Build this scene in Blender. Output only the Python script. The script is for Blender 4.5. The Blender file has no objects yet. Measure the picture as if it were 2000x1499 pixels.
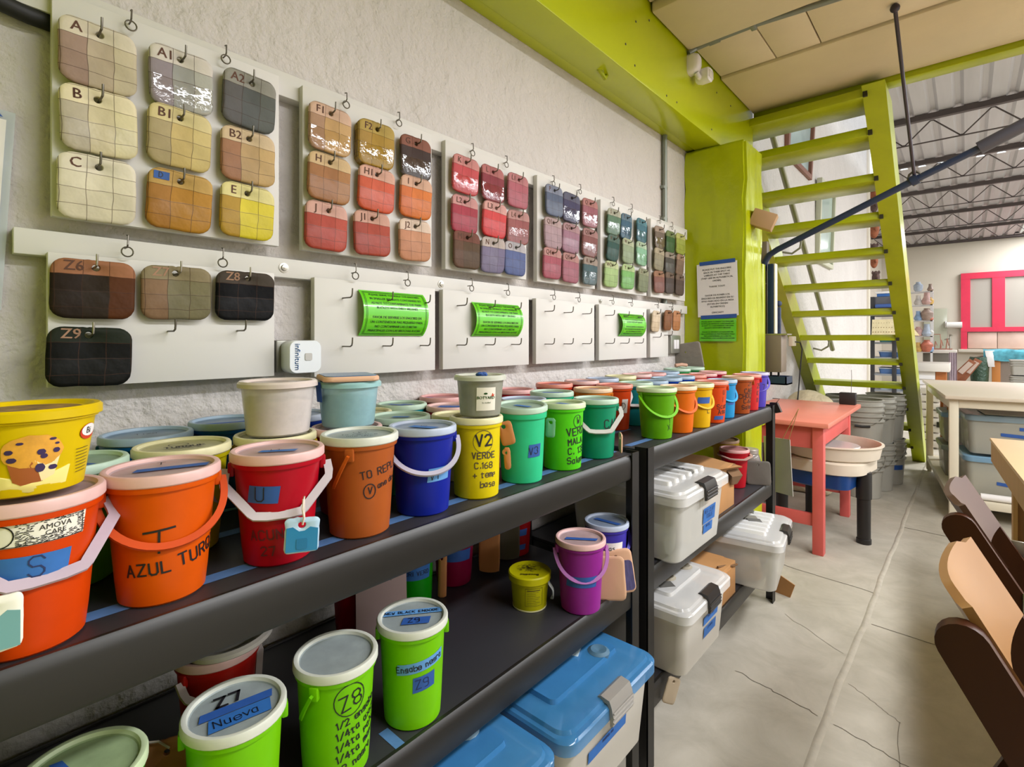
import bpy, bmesh, math, random
from mathutils import Vector, Matrix, noise as mnoise
R = math.radians
rnd = random.Random(11)
SC = bpy.context.scene
COL = SC.collection
PI = math.pi

# ------------------------------------------------------------------ camera model (metres; left wall is x=0, y runs along it, z up)
YAW = math.atan(.888); CS, SN = math.cos(YAW), math.sin(YAW)
XC, HC = 1.16, 1.23
def at(u, v, x=None, y=None, z=None):
    a, b = (u-1000)/1000., -(v-663)/1000.
    r = (-SN+a*CS, CS+a*SN, b)
    if x is not None: k = (x-XC)/r[0]
    elif y is not None: k = y/r[1]
    else: k = (z-HC)/r[2]
    return Vector((XC+k*r[0], k*r[1], HC+k*r[2]))

# ------------------------------------------------------------------ materials
def lin(h):
    h = h.lstrip('#'); o = []
    for i in (0, 2, 4):
        c = int(h[i:i+2], 16)/255.
        o.append(c/12.92 if c <= .04045 else ((c+.055)/1.055)**2.4)
    return (*o, 1.)
def mixc(a, b, t): return tuple(a[i]*(1-t)+b[i]*t for i in range(3))+(1.,)
MATS = {}
def mat(name, col, rough=.5, metal=0., spec=.5, bump=None, vary=None, clear=0., see=0., sub=0., emit=None):
    if name in MATS: return MATS[name]
    m = bpy.data.materials.new(name); m.use_nodes = True; MATS[name] = m
    nt = m.node_tree; N, L = nt.nodes, nt.links
    p = N['Principled BSDF']; out = N['Material Output']
    c = lin(col) if isinstance(col, str) else col
    p.inputs['Base Color'].default_value = c
    p.inputs['Roughness'].default_value = rough
    p.inputs['Metallic'].default_value = metal
    p.inputs['Specular IOR Level'].default_value = spec
    p.inputs['Coat Weight'].default_value = clear
    if emit: p.inputs['Emission Color'].default_value = c; p.inputs['Emission Strength'].default_value = emit
    tc = None
    if bump or vary:
        tc = N.new('ShaderNodeTexCoord')
    if vary:
        sc, amt = vary[0], vary[1]
        n = N.new('ShaderNodeTexNoise'); n.inputs['Scale'].default_value = sc; n.inputs['Detail'].default_value = 5; n.inputs['Roughness'].default_value = .6
        if len(vary) > 2:
            mp = N.new('ShaderNodeMapping'); mp.inputs['Scale'].default_value = vary[2]
            L.new(tc.outputs['Object'], mp.inputs[0]); L.new(mp.outputs[0], n.inputs[0])
        else: L.new(tc.outputs['Object'], n.inputs[0])
        r = N.new('ShaderNodeValToRGB')
        r.color_ramp.elements[0].position = .3; r.color_ramp.elements[1].position = .7
        r.color_ramp.elements[0].color = tuple(max(0, x*(1-amt)) for x in c[:3])+(1,)
        r.color_ramp.elements[1].color = tuple(min(1, x*(1+amt*.7)) for x in c[:3])+(1,)
        L.new(n.outputs[0], r.inputs[0]); L.new(r.outputs[0], p.inputs['Base Color'])
    if bump:
        n = N.new('ShaderNodeTexNoise'); n.inputs['Scale'].default_value = bump[0]; n.inputs['Detail'].default_value = 6
        L.new(tc.outputs['Object'], n.inputs[0])
        b = N.new('ShaderNodeBump'); b.inputs['Strength'].default_value = bump[1]; b.inputs['Distance'].default_value = bump[2] if len(bump) > 2 else .01
        L.new(n.outputs[0], b.inputs['Height']); L.new(b.outputs[0], p.inputs['Normal'])
    if see:
        t = N.new('ShaderNodeBsdfTransparent'); mx = N.new('ShaderNodeMixShader'); mx.inputs[0].default_value = see
        t.inputs[0].default_value = mixc(c, (1, 1, 1, 1), .5)
        L.new(p.outputs[0], mx.inputs[1]); L.new(t.outputs[0], mx.inputs[2]); L.new(mx.outputs[0], out.inputs[0])
    if sub:
        t = N.new('ShaderNodeBsdfTranslucent'); mx = N.new('ShaderNodeMixShader'); mx.inputs[0].default_value = sub
        t.inputs[0].default_value = c
        L.new(p.outputs[0], mx.inputs[1]); L.new(t.outputs[0], mx.inputs[2]); L.new(mx.outputs[0], out.inputs[0])
    return m
def dim(h, k): return tuple(x*k for x in lin(h)[:3])+(1.,)
def deep(h):
    c = lin(h)[:3]; m = max(c); return tuple(.70*m*(x/m)**1.3 for x in c)+(1.,)
def plastic(col): return mat('plastic_'+col, deep(col), rough=.42, spec=.22, vary=(14, .10))
def lidrim(col): return mat('lid_rim_'+col, dim(col, .86), rough=.38, spec=.4, vary=(30, .07))
def lidpanel(col): return mat('lid_panel_'+col, dim(col, .86), rough=.3, spec=.45, vary=(26, .16), see=.22)

# ------------------------------------------------------------------ mesh builder
class MB:
    def __init__(s): s.v = []; s.f = []; s.m = []
    def add(s, vs, fs, mi=0, M=None):
        o = len(s.v)
        for p in vs:
            p = Vector(p); s.v.append(M @ p if M is not None else p)
        for f in fs: s.f.append([i+o for i in f]); s.m.append(mi)
        return s
    def box(s, lo, hi, mi=0, b=0., M=None, seg=2):
        b = min([b]+[abs(hi[i]-lo[i])*.45 for i in range(3)])
        if b <= 1e-5:
            x0, y0, z0 = lo; x1, y1, z1 = hi
            vs = [(x0,y0,z0),(x1,y0,z0),(x1,y1,z0),(x0,y1,z0),(x0,y0,z1),(x1,y0,z1),(x1,y1,z1),(x0,y1,z1)]
            return s.add(vs, [(3,2,1,0),(4,5,6,7),(0,1,5,4),(1,2,6,5),(2,3,7,6),(3,0,4,7)], mi, M)
        bm = bmesh.new(); bmesh.ops.create_cube(bm, size=1)
        for v in bm.verts:
            v.co = Vector([(lo[i]+hi[i])/2+v.co[i]*(hi[i]-lo[i]) for i in range(3)])
        bmesh.ops.bevel(bm, geom=bm.edges[:], offset=b, segments=seg, affect='EDGES', profile=.5)
        bm.verts.index_update()
        s.add([v.co.copy() for v in bm.verts], [[v.index for v in f.verts] for f in bm.faces], mi, M)
        bm.free(); return s
    def loft(s, loops, mi=0, cap0=True, cap1=True, closed=True, M=None, mis=None):
        n = len(loops[0]); vs = [p for l in loops for p in l]; o = len(s.v)
        s.add(vs, [], mi, M)
        for k in range(len(loops)-1):
            for i in range(n if closed else n-1):
                j = (i+1) % n
                s.f.append([o+k*n+i, o+k*n+j, o+(k+1)*n+j, o+(k+1)*n+i]); s.m.append(mis[k] if mis else mi)
        if cap0: s.f.append([o+i for i in range(n)][::-1]); s.m.append(mis[0] if mis else mi)
        if cap1: s.f.append([o+(len(loops)-1)*n+i for i in range(n)]); s.m.append(mis[-1] if mis else mi)
        return s
    def lathe(s, prof, seg=40, mi=0, M=None, mis=None, sx=1., sy=1.):
        loops = []
        for r, z in prof:
            loops.append([(max(r, 1e-5)*math.cos(2*PI*i/seg)*sx, max(r, 1e-5)*math.sin(2*PI*i/seg)*sy, z) for i in range(seg)])
        return s.loft(loops, mi, prof[0][0] > 1e-4, prof[-1][0] > 1e-4, True, M, mis)
    def tube(s, path, r, seg=8, mi=0, M=None, flat=1.):
        P = [Vector(p) for p in path]; n = len(P); loops = []
        t0 = (P[1]-P[0]).normalized(); up = Vector((0, 0, 1)) if abs(t0.z) < .9 else Vector((0, 1, 0))
        side = t0.cross(up).normalized()
        for i in range(n):
            t = (P[min(i+1, n-1)]-P[max(i-1, 0)]).normalized()
            side = (side-t*side.dot(t)).normalized(); b = t.cross(side)
            rr = r[i] if isinstance(r, (list, tuple)) else r
            loops.append([P[i]+side*rr*math.cos(2*PI*k/seg)+b*rr*flat*math.sin(2*PI*k/seg) for k in range(seg)])
        return s.loft(loops, mi, True, True, True, M)
    def prism(s, poly, h0, h1, mi=0, M=None):      # polygon in local xy, extruded in z
        return s.loft([[(x, y, h0) for x, y in poly], [(x, y, h1) for x, y in poly]], mi, True, True, True, M)
    def sphere(s, c, r, mi=0, seg=16, M=None, sc=(1, 1, 1)):
        k = seg//2; c = Vector(c)
        loops = []
        for j in range(k+1):
            a = -PI/2+PI*j/k; rr = max(math.cos(a)*r, 1e-5)
            loops.append([c+Vector((rr*math.cos(2*PI*i/seg)*sc[0], rr*math.sin(2*PI*i/seg)*sc[1], r*math.sin(a)*sc[2])) for i in range(seg)])
        return s.loft(loops, mi, True, True, True, M)
    def build(s, name, mats, parent=None, smooth=38, loc=None, rot=None):
        me = bpy.data.meshes.new(name); me.from_pydata([tuple(v) for v in s.v], [], s.f)
        if not isinstance(mats, (list, tuple)): mats = [mats]
        for m in mats: me.materials.append(m)
        if len(mats) > 1: me.polygons.foreach_set('material_index', s.m)
        bm = bmesh.new(); bm.from_mesh(me)
        bmesh.ops.recalc_face_normals(bm, faces=bm.faces[:]); bm.to_mesh(me); bm.free()
        if smooth:
            me.polygons.foreach_set('use_smooth', [True]*len(me.polygons)); me.set_sharp_from_angle(angle=R(smooth))
        me.update()
        o = bpy.data.objects.new(name, me); COL.objects.link(o)
        if parent is not None: o.parent = parent
        if loc is not None: o.location = loc
        if rot is not None: o.rotation_euler = rot
        return o
def tag(o, label, cat, group=None):
    o['label'] = label; o['category'] = cat
    if group: o['group'] = group
    return o
def thing(name, label, cat, loc=(0, 0, 0), rot=(0, 0, 0), group=None):
    o = bpy.data.objects.new(name, None); COL.objects.link(o); o.empty_display_size = .05
    o.location = loc; o.rotation_euler = rot if isinstance(rot, (tuple, list)) else (0, 0, rot)
    return tag(o, label, cat, group)
def struct(name, mb, m, smooth=38, parent=None):
    o = mb.build(name, m, parent, smooth)
    if parent is None: o['kind'] = 'structure'
    return o
def rrect(w, h, r, n=6, cx=0, cy=0):
    pts = []
    for sx, sy, a0 in ((1, 1, 0), (-1, 1, 90), (-1, -1, 180), (1, -1, 270)):
        for k in range(n+1):
            a = R(a0+90*k/n); pts.append((cx+sx*(w/2-r)+r*math.cos(a), cy+sy*(h/2-r)+r*math.sin(a)))
    return pts
def TR(loc=(0, 0, 0), rx=0, ry=0, rz=0): return Matrix.Translation(loc) @ Matrix.Rotation(rz, 4, 'Z') @ Matrix.Rotation(ry, 4, 'Y') @ Matrix.Rotation(rx, 4, 'X')

# ------------------------------------------------------------------ handwriting (strokes) and printed lettering
GL = {'A':'002640 1232','B':'00063645443303 3342413000','C':'4536160501103041','D':'00062644422000','E':'46060040 0333','F':'460600 0333','G':'45361605011030414323','H':'0006 4046 0343','I':'2026','J':'3631201001','K':'0006 460340','L':'060040','M':'0006234640','N':'00064046','O':'160501103041453616','P':'00063645443303','Q':'160501103041453616 2240','R':'00063645443303 2340','S':'453616050413334241301001','T':'0646 2620','U':'060110304146','V':'062046','W':'0610233046','X':'0046 0640','Y':'062346 2320','Z':'06460040',
'0':'160501103041453616','1':'152620','2':'05163645440040','3':'051636454433 33424130 301001','4':'30360242','5':'460603334241301001','6':'360401103041423303','7':'064620','8':'1304051636454433130201103041423313','9':'4233130405163645413010',
'a':'34140301103134 3430','b':'06003041433403','c':'341403011030','d':'46403010010314 1434','e':'02424334140301103041','g':'34140302123234 34301000','i':'2024','l':'2620','m':'0004 03142420 23344340','n':'0004 03143330','o':'1403011030333414','p':'0004343202','r':'0004 03143433','s':'341403323010','t':'151020 0434','u':'0401103034 3034','v':'042044','x':'0044 0440','z':'04440040','h':'0006 03143330','y':'042144 2110','q':'34140302123234 3430',
'.':'2021','+':'2024 0242','/':'0046','!':'2622 2021','-':'0343','(':'36250521','h1':''}
def strokes(txt, size, align='L', jitter=.0):
    """polylines (x right, y up) for one line of marker writing; SIZE is the capital height"""
    k = size/6.; x = 0; out = []
    for ch in txt:
        if ch == ' ': x += 4*k; continue
        g = GL.get(ch, GL.get(ch.upper(), '')); w = 2.6 if ch in 'Iil1.!' else (5.4 if ch.isupper() or ch.isdigit() else 4.6)
        off = -1.2 if w == 2.6 else 0
        dy = rnd.uniform(-1, 1)*jitter*size
        for pl in g.split():
            out.append([(x+(int(pl[i])+off)*k*.9, int(pl[i+1])*k+dy) for i in range(0, len(pl), 2)])
        x += w*k
    sh = {'L': 0, 'C': -x/2, 'R': -x}[align]
    return [[(a+sh, b) for a, b in pl] for pl in out]
def circle_stroke(cx, cy, rx, ry=None, n=22):
    ry = ry or rx
    return [[(cx+rx*math.cos(2*PI*i/n), cy+ry*math.sin(2*PI*i/n)) for i in range(n+1)]]
def shift(pls, dx, dy, rot=0.):
    c, s = math.cos(rot), math.sin(rot)
    return [[(a*c-b*s+dx, a*s+b*c+dy) for a, b in pl] for pl in pls]
def ribbons(mb, pls, w, f, mi=0, step=.004):
    """flat marker strokes of width W laid on the surface f(x, y)"""
    for pl in pls:
        for (ax, ay), (bx, by) in zip(pl, pl[1:]):
            dx, dy = bx-ax, by-ay; L = math.hypot(dx, dy)
            if L < 1e-7: continue
            dx, dy = dx/L, dy/L; e = w*.42; ax2, ay2 = ax-dx*e, ay-dy*e; L2 = L+2*e
            n = max(1, int(L2/step)); vs = []
            for i in range(n+1):
                px, py = ax2+dx*L2*i/n, ay2+dy*L2*i/n
                vs += [f(px-dy*w/2, py+dx*w/2), f(px+dy*w/2, py-dx*w/2)]
            mb.add(vs, [(2*i, 2*i+1, 2*i+3, 2*i+2) for i in range(n)], mi)
FT = {}
def ftext(body, size, align='CENTER', space=1.):
    key = (body, align, space)
    if key not in FT:
        cu = bpy.data.curves.new('t', 'FONT'); cu.body = body; cu.size = 1; cu.align_x = align; cu.resolution_u = 2; cu.space_line = space
        o = bpy.data.objects.new('t', cu); COL.objects.link(o)
        me = o.to_mesh() if False else bpy.data.meshes.new_from_object(o.evaluated_get(bpy.context.evaluated_depsgraph_get()))
        FT[key] = ([(v.co.x, v.co.y) for v in me.vertices], [list(p.vertices) for p in me.polygons])
        bpy.data.objects.remove(o); bpy.data.curves.remove(cu); bpy.data.meshes.remove(me)
    vs, fs = FT[key]
    return [(x*size, y*size) for x, y in vs], fs
def put_text(mb, body, size, f, dx=0, dy=0, mi=0, align='CENTER', space=1., rot=0., bold=0.):
    vs, fs = ftext(body, size, align, space); c, s = math.cos(rot), math.sin(rot)
    mb.add([f(x*c-y*s+dx, x*s+y*c+dy) for x, y in vs], fs, mi)
    if bold: mb.add([f(x*c-y*s+dx+bold, x*s+y*c+dy+bold*.4) for x, y in vs], fs, mi)
def plane_map(o, ux, uy, e=.0006):
    o, ux, uy = Vector(o), Vector(ux).normalized(), Vector(uy).normalized(); n = ux.cross(uy)
    return lambda x, y: o+ux*x+uy*y+n*e
def patch(mb, f, x0, y0, x1, y1, nx=6, ny=2, mi=0, skew=0.):
    vs = [f(x0+(x1-x0)*i/nx+skew*j/ny, y0+(y1-y0)*j/ny) for j in range(ny+1) for i in range(nx+1)]
    mb.add(vs, [(j*(nx+1)+i, j*(nx+1)+i+1, (j+1)*(nx+1)+i+1, (j+1)*(nx+1)+i) for j in range(ny) for i in range(nx)], mi)
def blob(mb, f, poly, mi=0, rings=4):
    cx = sum(p[0] for p in poly)/len(poly); cy = sum(p[1] for p in poly)/len(poly); n = len(poly)
    vs = []
    for k in range(1, rings+1):
        vs += [f(cx+(x-cx)*k/rings, cy+(y-cy)*k/rings) for x, y in poly]
    fs = [list(range(n))]
    for k in range(rings-1):
        for i in range(n):
            j = (i+1) % n; fs.append([k*n+i, k*n+j, (k+1)*n+j, (k+1)*n+i])
    mb.add(vs, fs, mi)

# shared materials
INK = mat('marker_ink', '17141a', rough=.5)
INKF = mat('marker_ink_faded', '4a3d2a', rough=.6)
TAPE = mat('blue_masking_tape', '2c66ad', rough=.6, vary=(40, .12))
TAPED = mat('dark_blue_masking_tape', '28539c', rough=.6, vary=(40, .12))
PAPER = mat('white_paper', 'e6e2e0', rough=.7)
WHITEP = mat('white_plastic', 'e9e6ea', rough=.35)
STEEL = mat('zinc_steel', 'a8a49a', rough=.35, metal=.9)
WIRE = mat('dark_wire', '6a655c', rough=.4, metal=.8)
GREEN = mat('lime_green_paint', 'a9b404', rough=.28, spec=.5, bump=(9, .25, .02), vary=(3, .10))
GREENW = mat('lime_green_timber_paint', 'a8b30a', rough=.3, spec=.5, bump=(14, .2, .01), vary=(4, .14))
# ================================================================== ROOM
def stucco(name, col, sc=1.):
    m = mat(name, col, rough=.85, spec=.2, vary=(1.3, .07)); nt = m.node_tree; N, L = nt.nodes, nt.links
    tc = N.new('ShaderNodeTexCoord'); prev = None
    for s, st, d in ((7*sc, .5, .04), (30*sc, .6, .016), (110*sc, .5, .006)):
        n = N.new('ShaderNodeTexNoise'); n.inputs['Scale'].default_value = s; n.inputs['Detail'].default_value = 4
        L.new(tc.outputs['Object'], n.inputs[0])
        b = N.new('ShaderNodeBump'); b.inputs['Strength'].default_value = st; b.inputs['Distance'].default_value = d
        L.new(n.outputs[0], b.inputs['Height'])
        if prev: L.new(prev.outputs[0], b.inputs['Normal'])
        prev = b
    L.new(prev.outputs[0], N['Principled BSDF'].inputs['Normal']); return m
WALL = stucco('cream_plaster', 'cbc5c1'); WALLF = mat('smooth_cream_wall', 'd2c9ba', rough=.8, vary=(.8, .04))
CEILM = mat('painted_deck_boards', 'd2c3a6', rough=.7, vary=(2.2, .07), bump=(60, .15, .004))
CONC = mat('concrete_floor', '968c78', rough=.62, spec=.35)
nt = CONC.node_tree; N, L = nt.nodes, nt.links
tc = N.new('ShaderNodeTexCoord'); last = None
for sc, dt, p0, p1, c0, c1 in ((1.1, 8, .35, .68, 'a29b8c', 'c4bdaf'), (5.5, 9, .34, .68, '9f9889', 'c7c0b2')):
    n = N.new('ShaderNodeTexNoise'); n.inputs['Scale'].default_value = sc; n.inputs['Detail'].default_value = dt; n.inputs['Roughness'].default_value = .65; n.inputs['Distortion'].default_value = .6
    L.new(tc.outputs['Object'], n.inputs[0]); r = N.new('ShaderNodeValToRGB')
    r.color_ramp.elements[0].position = p0; r.color_ramp.elements[1].position = p1
    r.color_ramp.elements[0].color = lin(c0); r.color_ramp.elements[1].color = lin(c1); L.new(n.outputs[0], r.inputs[0])
    if last is None: last = r
    else:
        mx = N.new('ShaderNodeMix'); mx.data_type = 'RGBA'; mx.inputs[0].default_value = .5
        L.new(last.outputs[0], mx.inputs[6]); L.new(r.outputs[0], mx.inputs[7]); L.new(mx.outputs[2], N['Principled BSDF'].inputs['Base Color'])
        b = N.new('ShaderNodeBump'); b.inputs['Strength'].default_value = .12; L.new(n.outputs[0], b.inputs['Height']); L.new(b.outputs[0], N['Principled BSDF'].inputs['Normal'])
CRACK = mat('concrete_crack', '6e6658', rough=.9); RIDGE = mat('mortar_ridge', 'b0a899', rough=.85, vary=(20, .12), bump=(40, .5, .004))

fl = struct('floor', MB().box((-3, -4, -.12), (9, 18, 0)), CONC)
# mortar ridge between the slabs, and the hairline cracks
mb = MB(); pts = [(.802+.0095*y+.003*math.sin(y*5.1)+.002*math.sin(y*17), y) for y in [i*.12 for i in range(-10, 110)]]
for k, w in enumerate((.007,)):
    mb.loft([[(x-w-.008, y, -.002), (x-w, y, .003), (x, y, .0045), (x+w, y, .003), (x+w+.008, y, -.002)] for x, y in pts], 0, False, False, False)
struct('floor_ridge', mb, RIDGE, parent=fl)
mb = MB(); mb2 = []
def crack(pl, w): ribbons(mb, [pl], w, lambda x, y: Vector((x, y, .0012)), step=.05)
def wig(ax, ay, bx, by, n=16, a=.005):
    return [(ax+(bx-ax)*i/n+rnd.uniform(-a, a), ay+(by-ay)*i/n+rnd.uniform(-a, a)) for i in range(n+1)]
crack(wig(.855, 2.68, 1.9, 2.62), .004); crack(wig(.52, 1.97, .80, 1.915), .0025); crack(wig(.84, 1.905, 1.06, 1.85)+wig(1.06, 1.85, 1.5, 1.5), .0022)
crack(wig(.795, 2.36, .55, 2.52, 10), .0015); crack(wig(.85, 2.16, 1.0, 2.05)+wig(1.0, 2.05, 1.04, 1.5, 10), .0014); crack(wig(.84, 4.2, 1.5, 4.15), .006); crack(wig(.1, 3.1, .82, 3.02), .004)
struct('floor_crack', mb, CRACK, parent=fl)

struct('wall_left', MB().box((-.2, -3, 0), (0, 9.6, 5.6)), WALL)
struct('wall_left_end', MB().box((-.2, 9.6, 0), (.03, 9.75, 5.6), b=.01), WALLF)
struct('wall_recess', MB().box((-.75, 9.75, 0), (-.6, 17.4, 3.95)), WALLF)
struct('wall_back', MB().box((-.2, -3.2, 0), (8.2, -3, 2.62)), WALLF)
struct('wall_far', MB().box((-1, 17.4, 0), (9, 17.55, 4.2)), WALLF)
# right-hand side of the hall, a wall of large openings
mb = MB()
for y0, y1 in ((-3, 3.3), (5.2, 5.5), (8.6, 9), (12.6, 13), (16.8, 17.4)): mb.box((8.0, y0, 0), (8.2, y1, 3.9))
mb.box((8, -3, 0), (8.2, 17.4, .5)); mb.box((8, -3, 3.4), (8.2, 17.4, 3.9))
struct('wall_right', mb, WALLF)
# green pillar, unseen green bounce partition, green steel beam
def rough_box(lo, hi, n=22, amp=.006, seed=0):
    bm = bmesh.new(); bmesh.ops.create_cube(bm, size=1)
    for v in bm.verts: v.co = Vector([(lo[i]+hi[i])/2+v.co[i]*(hi[i]-lo[i]) for i in range(3)])
    bmesh.ops.bevel(bm, geom=bm.edges[:], offset=.012, segments=2, affect='EDGES')
    bmesh.ops.subdivide_edges(bm, edges=[e for e in bm.edges if e.calc_length() > .2], cuts=n, use_grid_fill=True)
    for v in bm.verts:
        d = mnoise.noise(v.co*14+Vector((seed, 0, 0)))*amp+mnoise.noise(v.co*45)*amp*.5
        v.co += Vector((d, d*.8, 0))
    bm.verts.index_update(); m = MB(); m.add([v.co.copy() for v in bm.verts], [[v.index for v in f.verts] for f in bm.faces]); bm.free(); return m
struct('pillar_far', rough_box((-.01, 2.735, 0), (.317, 3.03, 2.256), amp=.007), GREEN, 60)
struct('green_bounce_partition', rough_box((-.01, -.5, 0), (.95, -.008, 2.256), amp=.004, seed=5), GREEN, 60)  # unseen partition, made deep to bounce green light onto the left wall
BEAMG = mat('lime_green_beam_paint', 'b4bf03', rough=.25, spec=.5, vary=(2, .06), bump=(5, .1, .01))
bm_ = struct('beam', MB().box((.052, -2.5, 2.258), (.186, 3.31, 2.63), b=.004), BEAMG)
struct('beam_back_board', MB().box((.0, -2.5, 2.266), (.047, 3.31, 2.63), b=.003), BEAMG, parent=bm_)
SCREW = mat('dark_screw', '3a3a20', rough=.5)
mb = MB()
for u, v in ((1268, 40), (1222, 86), (1240, 128), (1302, 187), (1322, 200), (1400, 181), (1427, 207), (1390, 253), (1242, 42)):
    p = at(u, v, x=.1865); mb.sphere(p, .005, seg=8, sc=(.4, 1, 1))
struct('beam_screws', mb, SCREW, parent=bm_)
p = at(1177, 143, z=2.258); struct('beam_clip', MB().tube([(p.x, p.y-.03, 2.262), (p.x+.01, p.y, 2.235), (p.x, p.y+.03, 2.262)], .008), GREENW, parent=bm_)
# deck of the mezzanine seen from below
mb = MB()
for y0, y1, z in ((-3, .3, 2.61), (.306, 1.05, 2.61), (1.056, 1.945, 2.61)): mb.box((.19, y0, z), (8, y1, 2.64), b=.003)
mb.box((.19, 1.952, 2.572), (8, 2.33, 2.65), b=.012)
xs = [.19, at(1500, 90, z=2.61).x, at(1590, 57, z=2.61).x, 1.12, 1.62, 2.3, 3.4, 5, 8]
for a, b in zip(xs, xs[1:]): mb.box((a+.003, 2.336, 2.612), (b-.003, 2.742, 2.64), b=.002)
mb.box((.19, 2.75, 2.598), (8, 3.30, 2.66), b=.006)
ce = struct('ceiling', mb, CEILM)
struct('ceiling_deck', MB().box((0, -3, 2.655), (8, 3.36, 2.76)), mat('dark_deck', '3a3328', rough=.9))
struct('trim_mezzanine', MB().box((.19, 3.305, 2.572), (8, 3.40, 2.68), b=.004), GREENW)
# corrugated roof on open-web joists, with translucent skylight strips
ROOF = mat('corrugated_zinc', 'b6b2b3', rough=.5, metal=.15, vary=(1.6, .12, (3, .25, 1)))
def corr(x0, x1, y0, y1, z, per=.21, h=.035):
    m = MB(); prof = []; x = x0
    while x < x1-1e-6:
        for fx, fz in ((0, 0), (.55, 0), (.68, 1), (.87, 1)): prof.append((min(x+fx*per, x1), z+fz*h))
        x += per
    prof.append((x1, z)); ny = 2
    m.loft([[(px, y0+(y1-y0)*k/ny, pz+.0) for px, pz in prof] for k in range(ny+1)], 0, False, False, False); return m
struct('ceiling_roof', corr(.30, 2.02, 3.3, 9.6, 3.76), ROOF, 25)
mr = MB()
for a, b, c, d in ((-.63, 2.1, 9.6, 17.45), (2.02, 3.4, 3.3, 14.4), (3.4, 4.6, 3.3, 6.5), (4.6, 6.4, 3.3, 17.45), (7.4, 8.1, 3.3, 17.45), (3.4, 4.6, 9.5, 17.45), (2.02, 3.4, 17.1, 17.45)):
    q = corr(a, b, c, d, 3.76); mr.add(q.v, q.f)
struct('ceiling_roof_right', mr, ROOF, 25)
DARKST = mat('dark_painted_steel', '4a4140', rough=.55)
for k, y in enumerate((3.6, 5.5, 7.38, 9.24, 11.1, 13.2, 15.3, 17.3)):
    xl = .32 if y < 9.6 else -.6; mb = MB(); mb.box((xl, y-.03, 3.69), (8, y+.03, 3.75)); z0 = 3.44
    if y < 17:
        mb.tube([(xl, y, z0), (8, y, z0)], .008, 6)
        n = 29; path = []
        for i in range(n): path += [(xl+.05+i*.25, y+.012, 3.69 if i % 2 == 0 else z0)]
        pp = []
        for a, b in zip(path, path[1:]): pp += [Vector(a).lerp(Vector(b), .06), Vector(a).lerp(Vector(b), .94)]
        mb.tube(pp, .0075, 6)
    struct('ceiling_truss', mb, DARKST)
# far wall: red framed window with blank panes and pale glass below
RED = mat('raspberry_red_paint', 'd8304f', rough=.4, vary=(5, .08)); PANE = mat('frosted_pane', 'aaa298', rough=.35, spec=.5)
mb = MB(); y = 17.36
mb.box((1.05, y-.05, .98), (1.17, y+.04, 1.45)); mb.box((1.05, y-.05, 1.45), (1.23, y+.04, 2.9)); mb.box((1.05, y-.055, 2.75), (4.4, y+.04, 2.9))
mb.box((1.05, y-.055, 1.42), (4.4, y+.04, 1.53)); mb.box((1.63, y-.05, 1.5), (1.86, y+.04, 2.8)); mb.box((2.3, y-.05, 1.5), (2.5, y+.04, 2.8)); mb.box((3.2, y-.05, 1.5), (3.4, y+.04, 2.8))
wn = struct('window_1', mb, RED)
mb = MB()
for a, b in ((1.23, 1.63), (1.86, 2.3), (2.5, 3.2), (3.4, 4.4)): mb.box((a, y, 1.53), (b, y+.02, 2.75))
struct('window_pane', mb, PANE, parent=wn)
mb = MB(); [mb.box((1.18+k*.55, y, 1.0), (1.18+k*.55+.54, y+.03, 1.40), b=.01) for k in range(6)]
struct('window_glass_block', mb, mat('pink_glass_block', 'd8b9a9', rough=.3, vary=(3, .1)), parent=wn)
struct('trim_sill', MB().box((1.0, 17.2, .9), (4.4, 17.4, .98), b=.01), WALLF)
# ------------------------------------------------------------------ staircase
ya, za, yb = 3.20, 2.55, 6.555; sl = za/(yb-ya)
def line_at(v, x=.75):
    lo, hi = ya-.2, yb+.3
    for _ in range(40):
        y = (lo+hi)/2; z = (yb-y)*sl; d = -SN*(x-XC)+CS*y
        if 663-1000*(z-HC)/d < v: lo = y
        else: hi = y
    return y, (yb-y)*sl
st = thing('staircase', 'lime green open wooden staircase climbing up to the mezzanine', 'stairs', (0, 0, 0))
for x0, x1 in ((.75, .85), (.0, .09)):
    m = MB(); poly = [(ya, za), (yb, 0), (yb+.32, 0), (ya+.32, za), (ya+.30, 2.56)]
    poly = [(ya, za), (yb, 0), (yb+.31, 0), (ya+.31, za)]
    m.loft([[(x0, a, b) for a, b in poly], [(x1, a, b) for a, b in poly]])
    m.build('stringer', GREENW, st)
DARKEND = mat('dark_tread_end', '2c2a12', rough=.8)
for v in (180, 255, 345, 420, 488, 551, 608, 660, 709, 756, 797, 838, 872):
    y, z = line_at(v); yy = y+.012
    t = MB().box((.085, yy, z-.022), (.752, yy+.27, z+.024), b=.003).build('tread', GREENW, st)
    MB().box((.752, yy-.014, z-.024), (.772, yy+.004, z+.026)).build('tread_end', DARKEND, t)
# grey handrail on the left wall behind the stairs
GALV = mat('galvanised_pipe', '8e8a78', rough=.45, metal=.6)
hr = thing('handrail', 'grey pipe handrail slanting down the wall behind the staircase', 'handrail')
a, b = at(1500, 232, x=.14), at(1626, 683, x=.14)
MB().tube([a, b], .022, 10).build('rail_pipe', GALV, hr)
for t in (.42, .93):
    q = a.lerp(b, t); MB().tube([(.0, q.y, q.z-.10), (.07, q.y, q.z-.12), (.13, q.y, q.z-.08), (.14, q.y, q.z-.02)], .009, 8).build('bracket', GALV, hr)
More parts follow.
